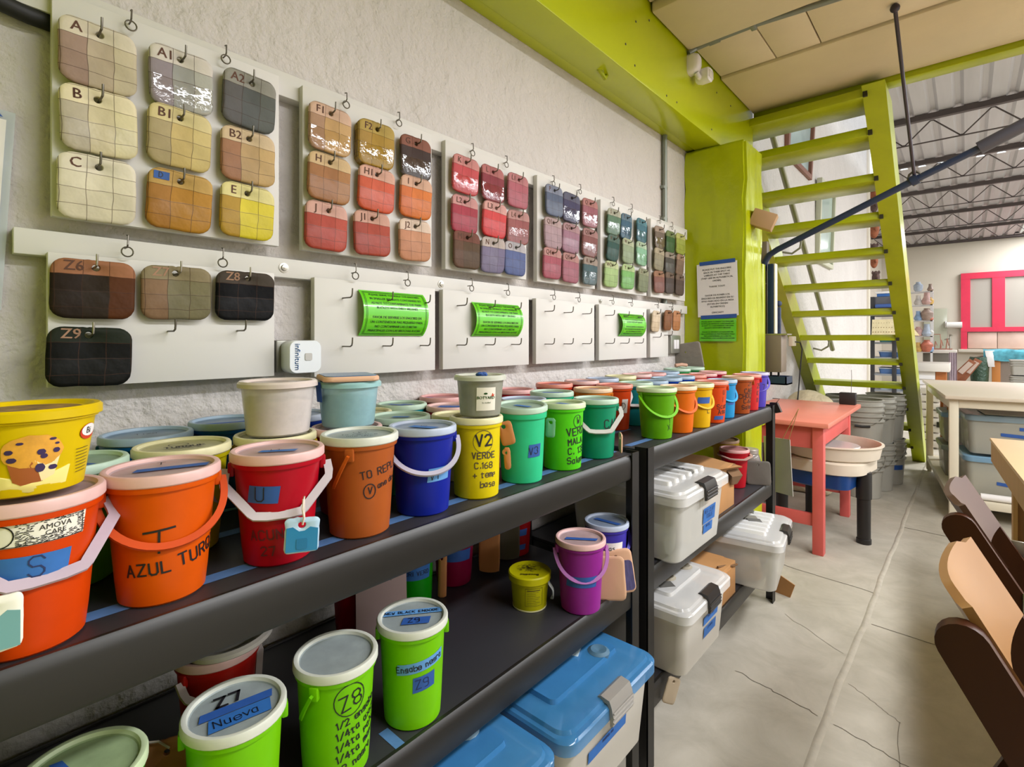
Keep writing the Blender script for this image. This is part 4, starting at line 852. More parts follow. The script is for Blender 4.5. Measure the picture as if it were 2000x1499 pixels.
for a, b, c, d in ((-.015, .008, .0034, .0024), (-.013, .0, .004, .0026), (.009, .006, .0036, .003), (.021, .006, .003, .0026), (.011, .0015, .003, .0025), (.008, -.010, .004, .0045), (.018, -.011, .0038, .0026), (-.007, .016, .003, .0014), (.018, .018, .003, .0014), (.0215, .013, .002, .0012)): blob(m, fm, ell(a, b, c, d, 12, .06), 0, 2)
m.build('berry_picture', mat('print_berry', '33204f', rough=.5), t)
m = MB(); fm = cyl(R0, R1, Hh, .0010)(R(58), .057); blob(m, fm, ell(.004, .002, .0135, .0085), 0); blob(m, cyl(R0, R1, Hh, .0013)(R(58), .057), ell(.004, .0035, .012, .0066), 1); m.build('oval_logo', [mat('print_red', 'c83a1c', rough=.5), PAPER], t)
m = MB(); put_text(m, 'Bi', .010, cyl(R0, R1, Hh, .0017)(R(58), .057), .002, .0)
f2 = cyl(R0, R1, Hh, .0010)(R(50), .03)
for k in range(8): ribbons(m, [[(-.004+.0004*k, .012-.0035*k), (.014, .0125-.0035*k)]], .0006, f2)
m.build('fine_print', INK, t)
# round deli tubs standing on lids
def tub(name, lab, x, y, z, R0, R1, H, col, fill, fillh, lidc, see=.35, az=0.):
    t = thing(name, lab, 'tub', (x, y, z), face_cam(x, y, az), 'round clear tubs on bucket lids')
    m = MB(); m.lathe([(R0*.6, .001), (R0-.003, .0), (R0, .003), (R1, H-.006), (R1+.003, H-.005), (R1+.003, H-.001)], 44); m.build('body', mat('tub_'+col, col, rough=.25, see=see, vary=(30, .12)), t)
    rf = R0+(R1-R0)*fillh/H-.0015; m = MB(); n = 44
    top = [(rf*math.cos(2*PI*i/n), rf*math.sin(2*PI*i/n), fillh+.006*mnoise.noise((2*math.cos(2*PI*i/n), 2*math.sin(2*PI*i/n), x*9))) for i in range(n)]
    m.loft([[((R0-.004)*math.cos(2*PI*i/n), (R0-.004)*math.sin(2*PI*i/n), .002) for i in range(n)], top]); m.build('contents', mat('slip_'+fill, fill, rough=.7, vary=(26, .2)), t)
    m = MB(); m.lathe([(R1+.001, H-.006), (R1+.006, H-.005), (R1+.006, H+.0015), (R1+.003, H+.005), (R1-.003, H+.0045), (R1-.006, H+.001), (R1*.7, H+.0012), (0, H+.0016)], 44, mis=[0]*5+[1]*2); lo = m.build('lid', [mat('tublid_'+lidc, lidc, rough=.3, vary=(20, .1)), mat('tubpanel_'+lidc, lidc, rough=.25, see=.3, vary=(24, .14))], t)
    return t, lo
tub('glaze_tub', 'round clear tub of dried white clay on the yellow bucket', .288, .386, ZL, .049, .0565, .084, 'e0d8d4', 'ded0c8', .056, 'd0c2bc', az=10)
tt, lo = tub('glaze_tub', 'round clear tub of teal glaze with a tile taped on its lid', .297, .512, ZT+.156, .0465, .0535, .078, 'a4cdd4', '16646e', .05, '8fb9ba')
m = MB(); f = cyl(.0465, .0535, .078, .0075); patch(m, f(R(-58), .068), -.009, -.02, .009, .016, 3, 4); m.build('tape', TD, tt)
t = thing('glaze_test_tile', 'tile lying flat on the teal tub, blue glaze up, taped down', 'tile', (.300, .508, ZT+.156+.086), (0, 0, R(-20)))
m = MB(); m.loft([[(a, b, z) for a, b in rrect(.108-i, .098-i, .016, 5)] for z, i in ((-.001, .003), (.001, 0), (.006, 0), (.008, .003))]); m.build('slab', mat('bare_pink_clay', 'd4a888', rough=.75), t)
m = MB(); m.prism(rrect(.098, .09, .014, 5), .008, .0092); m.build('glaze', mat('blue_glaze', '3b6690', rough=.25, vary=(20, .2)), t)
tg_, lo = tub('glaze_tub', 'round grey-slip tub with a white label, on the yellow V2 bucket', .414, .742, ZL+.003, .041, .0475, .078, '9a9a8c', '84867a', .062, 'c2c4b8', see=.25)
m = MB(); f = cyl(.041, .0475, .078, .0009)(R(16), .036); patch(m, f, -.02, -.022, .02, .024, 8, 2); so = m.build('sticker', mat('sticker_white', ''), tg_)
m = MB(); f = cyl(.041, .0475, .078, .0014)(R(16), .036); put_text(m, 'BOTYARD', .0082, f, -.001, .001, bold=.0005); put_text(m, 'la ciudad', .005, f, .0, -.0075)
blob(m, f, ell(-.002, .012, .004, .002, 10), 0, 2); m.build('lettering', mat('print_dark_green', ''), so)
m = MB(); blob(m, f, [(.010, .006), (.013, .013), (.015, .009), (.018, .011), (.015, .006)], 0, 2); m.build('leaf_print', mat('print_red', ''), so)
m = MB()
for k in range(5): m.sphere((.012+.004*math.sin(k*2.2), .002+.006*math.cos(k*1.9), .083+.002*(k % 2)), .006, seg=8, sc=(1, 1.2, .7))
m.build('tape', TD, lo)
# small tags hanging from handles
def tag_tile(lab, p, size, rot, m_top, m_face, face=True):
    t = thing('hanging_tag', lab, 'tag', p, rot, 'clay tags on the buckets')
    M_ = MB(); tile_mesh(size[0], size[1], .006, int(p[1]*100), .005, size[1]*.30, 36, .006, M_); M_.build('slab', m_top, t)
    if face:
        mm = MB(); w, h = size[0]/2-.002, size[1]/2-.002
        mm.loft([[(x, a, b) for a, b in [(-w, -h), (w, -h), (w, h*.38), (w*.5, h*.5), (w*.15, h*.28), (-w*.2, h*.26), (-w*.6, h*.55), (-w, h*.5)]] for x in (.0028, .0036)]); mm.build('glaze', m_face, t)
    return t
tx, ty = .480, .371
t = tag_tile('pale blue glazed tag hanging from the red U bucket handle', (.484, .331, ZT+.050), (.044, .046), (R(-3), R(-6), face_cam(tx, ty)+R(6)), mat('tag_pale_blue', 'a9c4d8', rough=.3), mat('tag_blue_glaze', '2e7ca8', rough=.12, spec=.7))
m = MB(); m.loft([[(x, a, b-.011) for a, b in rrect(.014, .014, .002, 3)] for x in (.0034, .0042)]); m.build('stamp', mat('tag_stamp', '2a6f98', rough=.12), t)
m = MB(); m.tube([(.004, .0, .014), (.007, .001, .024), (.004, -.001, .034), (-.004, .0, .046), (-.006, .001, .05), (-.002, .001, .036), (.002, .002, .02)], .0014, 6); m.build('twist_tie', mat('twist_tie', 'cdbfb0', rough=.5), t)
tag_tile('white tag with blue-grey glaze hanging on the left orange bucket', (.484, .036, ZT+.050), (.040, .050), (0, R(-6), face_cam(.485, .073)), mat('tag_white', 'e2dfd4', rough=.4), mat('tag_teal_glaze', '6c9a9c', rough=.25))
BC = mat('bare_brown_clay', 'b87a48', rough=.75); BP = mat('bare_pink_clay', '')
for p, s, r, lab, mt in (((.436, .798, ZT+.118), (.030, .050), (R(14), 0, R(-58)), 'tan clay tag wedged between the yellow and turquoise buckets, upper', BC), ((.440, .796, ZT+.066), (.014, .046), (R(4), 0, R(-60)), 'tan clay tag between the yellow and turquoise buckets, lower', BC),
                         ((.436, .950, ZT+.110), (.022, .045), (R(-2), 0, R(-62)), 'grey-green tag between the turquoise and bright green buckets', mat('tag_grey_green', '6aa67c', rough=.4)), ((.460, 1.232, ZT+.036), (.036, .052), (R(4), 0, R(40)), 'tan tag hanging from the dark teal bucket handle', BP)):
    tag_tile(lab, p, s, r, mt, None, False)
# ---- middle shelf oddments
t = thing('candy_tub', 'small yellow printed tub in cling film on the middle shelf', 'tub', (.340, .990, ZM), face_cam(.34, .99))
R0, R1, Hh = .041, .049, .082
m = MB(); m.lathe([(0, .001), (R0, 0), (R0+.001, .003), (R1-.001, Hh-.01), (R1+.001, Hh-.008), (R1, Hh)], 40); m.build('body', plastic('c9c41e'), t)
m = MB(); m.lathe([(R0, -.0002), (R0+.0016, .001), (R0+.002, .004), (R0, .004)], 40); m.build('foot_rim', mat('lid_rim_e3dcae', 'e3dcae', rough=.4), t)
m = MB(); m.lathe([(R1, Hh-.014), (R1+.0035, Hh-.013), (R1+.0045, Hh+.002), (R1+.002, Hh+.005), (R1-.004, Hh+.0045), (0, Hh+.004)], 40); lo = m.build('lid', plastic('d8d21c'), t)
m = MB(); put_text(m, 'Bocadito', .013, lambda x, y: Vector((.014+(y), -x, Hh+.0055)), 0, .01, rot=0, bold=.0008)
for k in range(150):
    a, r_ = rnd.uniform(0, 2*PI), rnd.uniform(0, .031); q = rnd.uniform(.002, .006)
    ribbons(m, [[(r_*math.cos(a), r_*math.sin(a)), (r_*math.cos(a)+q, r_*math.sin(a)+rnd.uniform(-.004, .004))]], .0012, lambda x, y: Vector((-.008+y*.7, -x, Hh+.0055)))
m.build('print', mat('print_dark_brown', '3a2a14', rough=.5), lo)
m = MB(); f = cyl(R0, R1, Hh, .0007)(R(12), .04); ribbons(m, [[(-.02, -.024), (.024, -.024), (.024, .02), (-.02, .02), (-.02, -.024)]], .0008, f)
for k in range(9): ribbons(m, [[(-.016, -.02+k*.0044), (-.016+rnd.uniform(.02, .034), -.02+k*.0044)]], .0007 if k != 8 else .002, f)
m.build('fine_print', mat('print_dark_brown', ''), t)
m = MB()
for k in range(4): m.tube([(.02+.006*k, .046, .07), (.026+.005*k, .056+.002*(k % 2), .055), (.022+.006*k, .058, .04), (.02, .052+.002*k, .026)], .0035, 6, flat=.3)
m.build('cling_film', mat('cling_film', 'dfe2e0', rough=.1, see=.8), t)
def leaning(name, lab, cat, p, w, h, th, rot, mt, grp=None, hole=True):
    t = thing(name, lab, cat, p, rot, grp); m = MB(); tile_mesh(w, h, th, int(p[1]*1000) % 97, .004, h*.34, 40, min(.014, w*.2), m, Matrix.Translation((0, 0, h/2))); m.build('slab', mt, t); return t
t = leaning('glaze_test_tile', 'bare pink clay tile leaning on the purple bucket, middle shelf', 'tile', (.481, 1.140, ZM), .085, .108, .008, (R(4), R(-6), R(-62)), BP)
t = leaning('glaze_test_tile', 'clay tile with a violet glazed face behind the bare pink one', 'tile', (.484, 1.190, ZM), .085, .112, .008, (R(8), R(-5), R(-50)), BP)
m = MB(); m.loft([[(x, a, b+.045) for a, b in rrect(.08, .076, .01, 4)] for x in (.0036, .0046)]); m.build('glaze', mat('violet_glaze', '54507e', rough=.3, vary=(40, .3, (1, 4, 1))), t)
t = thing('hanging_card', 'pale mauve printed card standing by the dark red bucket in shadow', 'card', (.205, .648, ZM+.012), (0, R(-4), face_cam(.2, .648)+R(10)))
MB().box((-.002, -.055, 0), (.002, .055, .155), b=.001).build('card', mat('mauve_card', '9c8484', rough=.6), t)
m = MB(); put_text(m, 'ROJO', .008, lambda x, y: Vector((.0026, x, y)), .03, .014); put_text(m, 'a', .01, lambda x, y: Vector((.0026, x, y)), .02, .12); m.build('lettering', mat('print_grey', ''), t)
leaning('glaze_test_tile', 'narrow tan tile edge beside the strong green bucket, middle shelf', 'tile', (.150, .866, ZM), .022, .115, .008, (0, R(-6), R(-50)), BC)
leaning('glaze_test_tile', 'tall brown tile standing between the magenta and red buckets', 'tile', (.150, 1.040, ZM), .06, .150, .008, (0, R(-5), R(-52)), BC)
leaning('glaze_test_tile', 'dark tile with a pale edge just left of the deep red bucket', 'tile', (.130, 1.135, ZM), .08, .150, .007, (0, R(-5), R(-46)), mat('dark_olive_clay', '4a4230', rough=.6))
t = thing('orange_cap', 'orange lid lying flat deep on the middle shelf', 'lid', (.235, 1.102, ZM)); m = MB(); m.lathe([(0, .001), (.03, 0), (.034, .003), (.034, .009), (.031, .011), (0, .01)], 28); m.build('cap', plastic('e06a18'), t)
t = leaning('glaze_test_tile', 'tan tile hung with a wire tie behind the Z7 bucket', 'tile', (.330, .215, ZM), .07, .10, .008, (0, R(-10), R(-20)), BC)
m = MB(); m.tube([(.006, .0, .09), (.012, -.012, .105), (.01, -.03, .108), (.012, -.036, .112)], .0016, 6); m.build('wire_tie', mat('twist_tie', ''), t)
t = thing('plastic_bag', 'small knotted clear bag beside the Z7 bucket, lower left', 'bag', (.430, .195, ZM))
m = MB()
for k, (x, y, z, r_) in enumerate(((0, 0, .03, .026), (.006, .004, .066, .018), (.004, .002, .092, .008), (.0, -.006, .106, .012), (.012, .008, .108, .010))): m.sphere((x, y, z), r_, seg=12, sc=(1, .8, 1.15))
m.build('bag', mat('crinkled_bag', 'd6d4c8', rough=.15, see=.45, bump=(60, .8, .01)), t)
# ================================================================== STORAGE BINS
def rloop(x0, x1, y0, y1, r, z): return [(a, b, z) for a, b in rrect(x1-x0, y1-y0, r, 5, (x0+x1)/2, (y0+y1)/2)]
CLEAR = mat('clear_bin', 'e9e7e0', rough=.25, see=.42, spec=.5); CLEARL = mat('clear_bin_lid', 'efeeec', rough=.15, see=.45, spec=.6)
BLUEL = mat('translucent_blue_lid', '4c96d2', rough=.14, see=.42, spec=.6, vary=(6, .12)); MILK = mat('milky_bin', 'dcd6ca', rough=.3, see=.28)
def bin_(lab, D, Wd, H, loc, rz, lidm, bodym, clipm, style, tapes, grp='clear storage bins on the shelves', back_clip=False):
    """front face towards local +x at x=0; runs back D; Wd along local y; origin at the front bottom centre"""
    t = thing('storage_bin', lab, 'bin', loc, rz, grp)
    w = Wd/2; ins = .018
    m = MB(); m.loft([rloop(-D+ins+.01, -ins-.01+.0, -w+ins+.01, w-ins-.01, .025, .0), rloop(-D+ins, -ins, -w+ins, w-ins, .03, .008), rloop(-D+.004, -.004, -w+.004, w-.004, .03, H-.045), rloop(-D-.002, .002, -w-.002, w+.002, .03, H-.042), rloop(-D-.002, .002, -w-.002, w+.002, .03, H-.034)], 0, True, False); m.build('body', bodym, t)
    o = .012; m = MB()
    m.loft([rloop(-D-o+.002, o-.002, -w-o+.002, w+o-.002, .034, H-.052), rloop(-D-o, o, -w-o, w+o, .036, H-.050), rloop(-D-o, o, -w-o, w+o, .036, H-.026), rloop(-D-o+.004, o-.004, -w-o+.004, w+o-.004, .036, H-.021), rloop(-D-o+.013, o-.013, -w-o+.013, w+o-.013, .034, H-.020), rloop(-D-o+.017, o-.017, -w-o+.017, w+o-.017, .034, H-.013), rloop(-D-o+.028, o-.028, -w-o+.028, w+o-.028, .03, H-.011)], 0, False, True)
    lo = m.build('lid', lidm, t)
    if style == 'ribs':
        n = 6
        for k in range(n):
            y = -w+.06+(Wd-.12)*k/(n-1); m = MB()
            m.loft([rloop(-D+.04, -.055, y-.013, y+.013, .011, H-.0115), rloop(-D+.043, -.058, y-.010, y+.010, .009, H+.001)], 0, False, True); m.build('rib', mat('clear_lid_rib', 'f2f1ef', rough=.15, see=.1, spec=.6), lo)
    else:
        m = MB(); m.loft([rloop(-D+.06, -.07, -w+.05, w-.05, .016, H-.0115), rloop(-D+.063, -.073, -w+.053, w-.053, .015, H-.001), rloop(-D+.069, -.079, -w+.059, w-.059, .013, H-.0015)], 0, False, True); m.build('raised_panel', lidm, lo)
        m = MB(); m.box((-D*.5-.003, -w+.06, H-.003), (-D*.5+.003, w-.06, H+.0005)); m.build('panel_seam', lidm, lo)
    pr = [(.0135, H-.062), (.021, H-.060), (.022, H-.04), (.018, H-.022), (.012, H-.008), (-.010, H-.005), (-.018, H-.010), (-.014, H-.014), (.006, H-.017), (.0125, H-.026), (.0135, H-.046)]
    m = MB(); m.loft([[(x, y, z) for x, z in pr] for y in (-.045, .045)]); co = m.build('clip', clipm, t)
    m = MB(); [m.tube([(.0225, -.044, H-.052+.010*k), (.0225, .044, H-.052+.010*k)], .0016, 6) for k in range(3)]; m.build('clip_rib', clipm, co)
    sl = ins/(H-.05)
    for (y, z, L, hh, rot, txt) in tapes:
        f = lambda a, b, y=y, z=z, rot=rot: Vector((-ins+.0012+(z+a*math.sin(R(rot))+b)*sl*.80+.001, y+a*math.cos(R(rot)), z+a*math.sin(R(rot))+b))
        m = MB(); patch(m, f, -L/2, -hh/2, L/2, hh/2, 4, 1); tp = m.build('tape', TB, t)
        g = lambda a, b, f=f: f(a, b)+Vector((.0007, 0, 0))
        m = MB()
        for k, s in enumerate(txt): ribbons(m, shift(strokes(s, hh*.24, 'C'), 0, hh*(.12-.34*k)), .0012, g)
        m.build('lettering', mat('ink_navy', ''), tp)
    return t
DC = mat('dark_grey_clip', '2a2726', rough=.3); GC = mat('silver_grey_clip', 'a09c96', rough=.35, metal=.3)
bA = bin_('clear ribbed-lid bin on the far middle shelf with two blue labels', .40, .372, .232, (.548, 1.605, ZM), 0, CLEARL, CLEAR, DC, 'ribs', [(.05, .105, .10, .05, 0, ['NEW CLAY', 'TOOLS']), (.045, .062, .075, .03, 0, ['BATES'])])
bC2 = bin_('clear panel-lid bin on the far bottom shelf with two blue labels', .40, .352, .228, (.552, 1.622, ZB), 0, CLEARL, MILK, DC, 'panel', [(.03, .125, .12, .026, 0, ['TAPE MASKS']), (.03, .085, .10, .034, 0, ['STAMPS'])])
bD = bin_('clear ribbed-lid bin askew at the far end of the bottom shelf', .40, .372, .225, (.590, 2.372, ZB), R(8), CLEARL, CLEAR, DC, 'ribs', [(.03, .125, .05, .03, 0, ['LACE'])])
bB = bin_('blue-lid bin on the near bottom shelf beside the end posts', .40, .372, .228, (.566, 1.020, ZB), 0, BLUEL, MILK, GC, 'panel', [(-.02, .118, .16, .026, 0, ['MARMOLINA'])])
bE = bin_('blue-lid bin cut by the bottom edge of the photo', .40, .372, .228, (.560, .610, ZB), 0, BLUEL, MILK, GC, 'panel', [(0, .118, .12, .026, 0, ['SILICA'])])
# what shows through the clear walls
t = thing('paper_roll', 'pale roll seen through the wall of the middle-shelf clear bin', 'roll', (.44, 1.475, ZM+.055)); m = MB(); m.lathe([(.012, -.15), (.04, -.15), (.04, .05), (.012, .05)], 24, M=Matrix.Rotation(PI/2, 4, 'Y')); m.build('roll', mat('grey_roll', '8f938c', rough=.6), t)
t = thing('stacked_sheets', 'cream sheets filed upright inside the middle-shelf clear bin', 'paper', (.36, 1.66, ZM+.012)); m = MB()
for k in range(7): m.box((-.13, -.06+k*.022, 0), (.14, -.052+k*.022, .13+.008*(k % 3)))
m.build('sheets', mat('cream_sheets', 'cfc6b0', rough=.7), t)
t = thing('wrapped_block', 'plastic-wrapped brown clay block inside the askew clear bin', 'clay block', (.50, 2.272, ZB+.012), (0, R(-14), R(8))); MB().box((-.15, -.038, 0), (.03, .038, .085), b=.015, seg=3).build('block', mat('wrapped_brown', 'a88460', rough=.18, vary=(20, .45), bump=(40, .7, .01)), t)
# jumble of small things inside the bins, seen dimly through lids and walls
for (x0, x1, y0, y1, z, pal, lab) in ((.20, .50, 1.46, 1.75, ZM+.012, ['5e5c56', '8a857a', '474644', 'a8a296'], 'dim jumble of tools inside the clear bin on the far middle shelf'), (.20, .50, 1.49, 1.76, ZB+.012, ['988f7c', '77736a', 'b0a998', '5c5a55'], 'pale jumble of stamps inside the clear panel-lid bin'), (.22, .50, .88, 1.16, ZB+.012, ['8fb0c8', 'b9cdd8', '4c7088', '9fb8a8'], 'jumble of small white pots inside the nearer-to-posts blue-lid bin'), (.22, .50, .46, .76, ZB+.012, ['8fb0c8', 'b9cdd8', '4c7088'], 'jumble of small pots inside the blue-lid bin cut by the bottom edge'), (.22, .52, 2.32, 2.50, ZB+.012, ['6c6a66', '8a867c', '4a4848'], 'grey lace bundles inside the askew clear bin')):
    m = MB(); n_ = 34; rr2 = random.Random(int(y0*100))
    for k in range(n_):
        a, b, c = rr2.uniform(x0+.03, x1-.03), rr2.uniform(y0+.03, y1-.03), z+.055*(k//9)
        M = TR((a, b, c), rz=rr2.uniform(0, 3))
        if k % 2: m.box((-.03, -.022, 0), (.03, .022, .05), k % len(pal), b=.004, M=M, seg=1)
        else: m.lathe([(0, 0), (.024, 0), (.028, .05), (.02, .055), (0, .05)], 14, k % len(pal), M=M)
    o = m.build('bin_clutter', [mat('clutter_'+c, c, rough=.6) for c in pal]); tag(o, lab, 'clutter'); o['kind'] = 'stuff'
KRAFT = mat('kraft_cardboard', 'b07f4c', rough=.85, vary=(5, .1)); KRAFTD = mat('torn_cardboard_inside', '6e5032', rough=.9)
t = thing('cardboard_box', 'torn cardboard box with an open flap between the clear bin and red bucket', 'box', (.29, 1.985, ZM))
m = MB(); m.box((-.2, -.15, 0), (.17, .15, .165), b=.002); m.build('body', KRAFT, t)
m = MB(); m.loft([[(-.21, -.15, .166), (-.21, .145, .166)], [(.05, -.15, .178), (.05, .15, .174)], [(.17, -.152, .186), (.20, .158, .152)]], 0, False, False, False); m.loft([[(-.21, -.15, .17), (-.21, .145, .17)], [(.05, -.15, .182), (.05, .15, .178)], [(.17, -.152, .19), (.20, .158, .156)]], 0, False, False, False); m.build('flap', KRAFT, t)
m = MB(); m.loft([[(.165, .06, .158), (.172, .152, .165)], [(.19, .07, .130), (.20, .16, .12)], [(.18, .1, .09), (.182, .152, .085)]], 0, False, False, False); m.build('torn_corner', KRAFTD, t)
t = thing('cardboard_box', 'low cardboard box with a dented corner on the far bottom shelf', 'box', (.29, 1.975, ZB))
m = MB(); m.box((-.2, -.15, 0), (.18, .145, .128), b=.002); m.build('body', KRAFT, t)
m = MB(); m.loft([[(-.2, -.15, .130), (-.2, .147, .130)], [(.13, -.152, .133), (.13, .147, .129)], [(.185, -.15, .124), (.183, .15, .112)]], 0, False, False, False); m.build('flap', KRAFT, t)
m = MB(); m.tube([(.155, .02, .134), (.165, .07, .125), (.185, .10, .122), (.186, .145, .113)], .004, 6); m.build('torn_edge', KRAFTD, t)
t = thing('glass_jar', 'grey lidded jar at the end of the far middle shelf', 'jar', (.400, 2.535, ZM)); m = MB(); m.lathe([(0, .001), (.042, 0), (.046, .006), (.046, .105), (.04, .125), (.034, .132), (.034, .138)], 30); m.build('body', mat('jar_glass', '8b827c', rough=.15, see=.15), t)
m = MB(); m.lathe([(.036, .132), (.0375, .133), (.0375, .150), (.035, .153), (0, .152)], 30); m.build('lid', mat('jar_lid', 'aaa096', rough=.35, metal=.3), t)
t = leaning('glaze_test_tile', 'dark grey tile leaning against the jar on the far middle shelf', 'tile', (.452, 2.490, ZM), .105, .108, .009, (0, R(-8), R(-62)), mat('dark_grey_clay', '5c564e', rough=.6, vary=(14, .15)))
leaning('clay_slab', 'big grey clay slab leaning on the pillar at the end of the top shelf', 'slab', (.098, 2.640, ZT), .16, .30, .010, (R(9), R(5), R(-88)), mat('grey_clay_slab', '8c857c', rough=.75, vary=(9, .1), bump=(30, .3, .01)))
t = thing('clay_stub', 'small pinkish clay stub lying on the green lid by the pillar', 'clay', (.085, 2.50, ZT+.184)); m = MB(); m.tube([(-.02, -.03, 0), (.0, .0, .004), (.012, .03, 0)], .009, 10); m.build('stub', mat('pink_clay', 'c49a84', rough=.8), t)
leaning('glaze_test_tile', 'beige rounded tile caught at the front of the far unit\'s bottom beam', 'tile', (.497, 1.44, .150), .045, .075, .008, (R(-24), R(-4), R(-30)), mat('beige_clay', 'b5a48c', rough=.7))
t = thing('cardboard_scrap', 'folded cardboard scrap on the floor behind the last shelf post', 'cardboard', (.44, 2.72, 0)); m = MB(); m.box((-.03, -.002, 0), (.09, .002, .10), M=TR((0, 0, 0), ry=R(18), rz=R(-12))); m.build('scrap', KRAFT, t)
# clip board sheet hanging off the end of the far unit
t = thing('bulldog_clip', 'black bulldog clip on the far corner of the shelf top', 'clip', (.482, 2.632, .900)); m = MB(); m.loft([[(x, y, z) for x, z in ((-.02, .03), (.012, .03), (.03, -.012), (.0, -.02), (-.02, -.012))] for y in (-.008, .016)]); m.build('jaw', mat('black_clip', '1f1b1a', rough=.3), t)
MB().tube([(.005, .004, .028), (.02, .004, .05), (-.01, .004, .05)], .0018, 6).build('lever', mat('black_clip', ''), t)
t = thing('hanging_chart', 'grey printed chart hanging on a string from the shelf corner', 'chart', (.53, 2.735, .61), (R(-4), 0, R(58)))
MB().box((-.0015, .0, -.135), (.0015, .17, .135)).build('sheet', mat('grey_laminate', 'b9b5ac', rough=.35, vary=(8, .08)), t)
m = MB(); [ribbons(m, [[(.02, .11-.02*k), (.02+rnd.uniform(.09, .13), .11-.02*k)]], .003, lambda x, y: Vector((.0022, x, y))) for k in range(11)]; m.build('print', mat('print_pale_grey', '837d74', rough=.6), t)
m = MB(); m.tube([(.0, .01, .128), (-.035, -.095, .29)], .0016, 6); m.tube([(.0, .05, .128), (-.033, -.095, .29)], .0016, 6); m.build('string', mat('jute_string', 'c9a66a', rough=.9), t)
# ================================================================== PINK TABLE, WHEEL, EXTRUDER
PINK = mat('coral_pink_paint', 'd8605a', rough=.45, spec=.45, vary=(3.5, .10), bump=(30, .1, .004))
PINKT = mat('worn_pink_top', 'e58672', rough=.35, spec=.5, vary=(2.5, .10))
t = thing('work_table', 'coral pink wooden work table beyond the black shelves', 'table', (.30, 3.85, 0))
MB().box((-.285, -.55, .729), (.285, .62, .757), b=.004).build('tabletop', PINKT, t)
for x, y in ((.225, -.49), (.225, .36), (-.26, -.49), (-.26, .36)): MB().box((x-.026, y-.03, 0), (x+.030, y+.03, .73), b=.003).build('leg', PINK, t)
for y in (-.50, .34): MB().box((-.24, y, .60), (.20, y+.022, .73), b=.002).build('apron', PINK, t)
for x in (-.262, .228): MB().box((x, -.46, .62), (x+.022, .35, .73), b=.002).build('apron', PINK, t)
for y in (-.49, .35): MB().box((-.24, y-.012, .155), (.20, y+.012, .225), b=.002).build('stretcher', PINK, t)
t = thing('black_box', 'small black box at the far corner of the pink table', 'box', (.515, 4.40, .757)); MB().box((-.05, -.03, 0), (.05, .03, .085), b=.004).build('case', mat('black_case', '211d1c', rough=.5), t)
m = MB(); m.tube([(.02, 0, .084), (.022, .004, .2), (.02, .01, .25)], .0015, 6); m.build('cord', WIRE, t)
t = thing('plaster_bag', 'crumpled cream sack slumped behind the pink table', 'sack', (.18, 4.78, .0)); m = MB(); m.sphere((0, 0, .66), .17, seg=20, sc=(1., 1, .9)); m.sphere((.06, -.02, .70), .11, seg=16, sc=(1.2, 1, .8)); m.box((-.165, -.2, 0), (.2, .2, .66), b=.06, seg=3)
m.build('sack', mat('cream_sack', 'cfc2a4', rough=.85, bump=(16, .8, .03)), t)
CREAM = mat('cream_wheel_plastic', 'd8cbb8', rough=.4, spec=.45, vary=(4, .05)); BLUEW = mat('blue_wheel_housing', '0d3f82', rough=.4)
t = thing('pottery_wheel', 'cream pottery wheel with blue housing under the pink table', 'pottery wheel', (.49, 3.80, 0), R(-8))
m = MB(); hw = []
m.loft([[(a, b, z) for a, b in rrect(w, d, .16, 8)] for w, d, z in ((.46, .50, .418), (.48, .52, .424), (.48, .52, .485), (.46, .50, .495))]); m.build('table_plate', CREAM, t)
m = MB(); m.lathe([(.05, .497), (.245, .497), (.258, .506), (.272, .578), (.281, .580), (.281, .586), (.266, .588), (.258, .574), (.246, .515), (.20, .508), (.05, .508)], 56, M=Matrix.Translation((.02, .0, 0))); m.build('splash_pan', CREAM, t)
m = MB(); m.lathe([(0, .515), (.235, .515), (.236, .532), (0, .534)], 44, M=Matrix.Translation((.02, 0, 0))); m.build('slip_water', mat('pink_slip', 'b99c92', rough=.25, vary=(6, .1)), t)
m = MB(); m.lathe([(.03, .52), (.03, .552), (.155, .553), (.16, .558), (.155, .563), (0, .562)], 40, M=Matrix.Translation((.02, 0, 0))); m.build('wheel_head', mat('wheel_head_grey', 'c9c2bd', rough=.3, metal=.2), t)
m = MB(); m.loft([[(a, b, z) for a, b in rrect(w, d, .06, 6)] for w, d, z in ((.26, .36, .315), (.36, .46, .335), (.38, .48, .424))]); m.build('motor_housing', BLUEW, t)
for x, y in ((.215, -.05), (-.2, -.19), (-.17, .22)):
    m = MB(); m.lathe([(.041, .43), (.041, .27), (.036, .268), (.035, .03), (.039, .028), (.039, 0)], 20, M=Matrix.Translation((x, y, 0))); m.build('leg', mat('black_leg', '1d1a19', rough=.45), t)
m = MB(); m.tube([(-.05, -.28, .60), (-.12, -.29, .66), (-.22, -.27, .655), (-.28, -.2, .60)], .007, 8); m.tube([(-.1, -.28, .60), (-.16, -.25, .67), (-.2, -.15, .66)], .006, 8); m.build('pedal_cable', mat('black_rubber', ''), t)
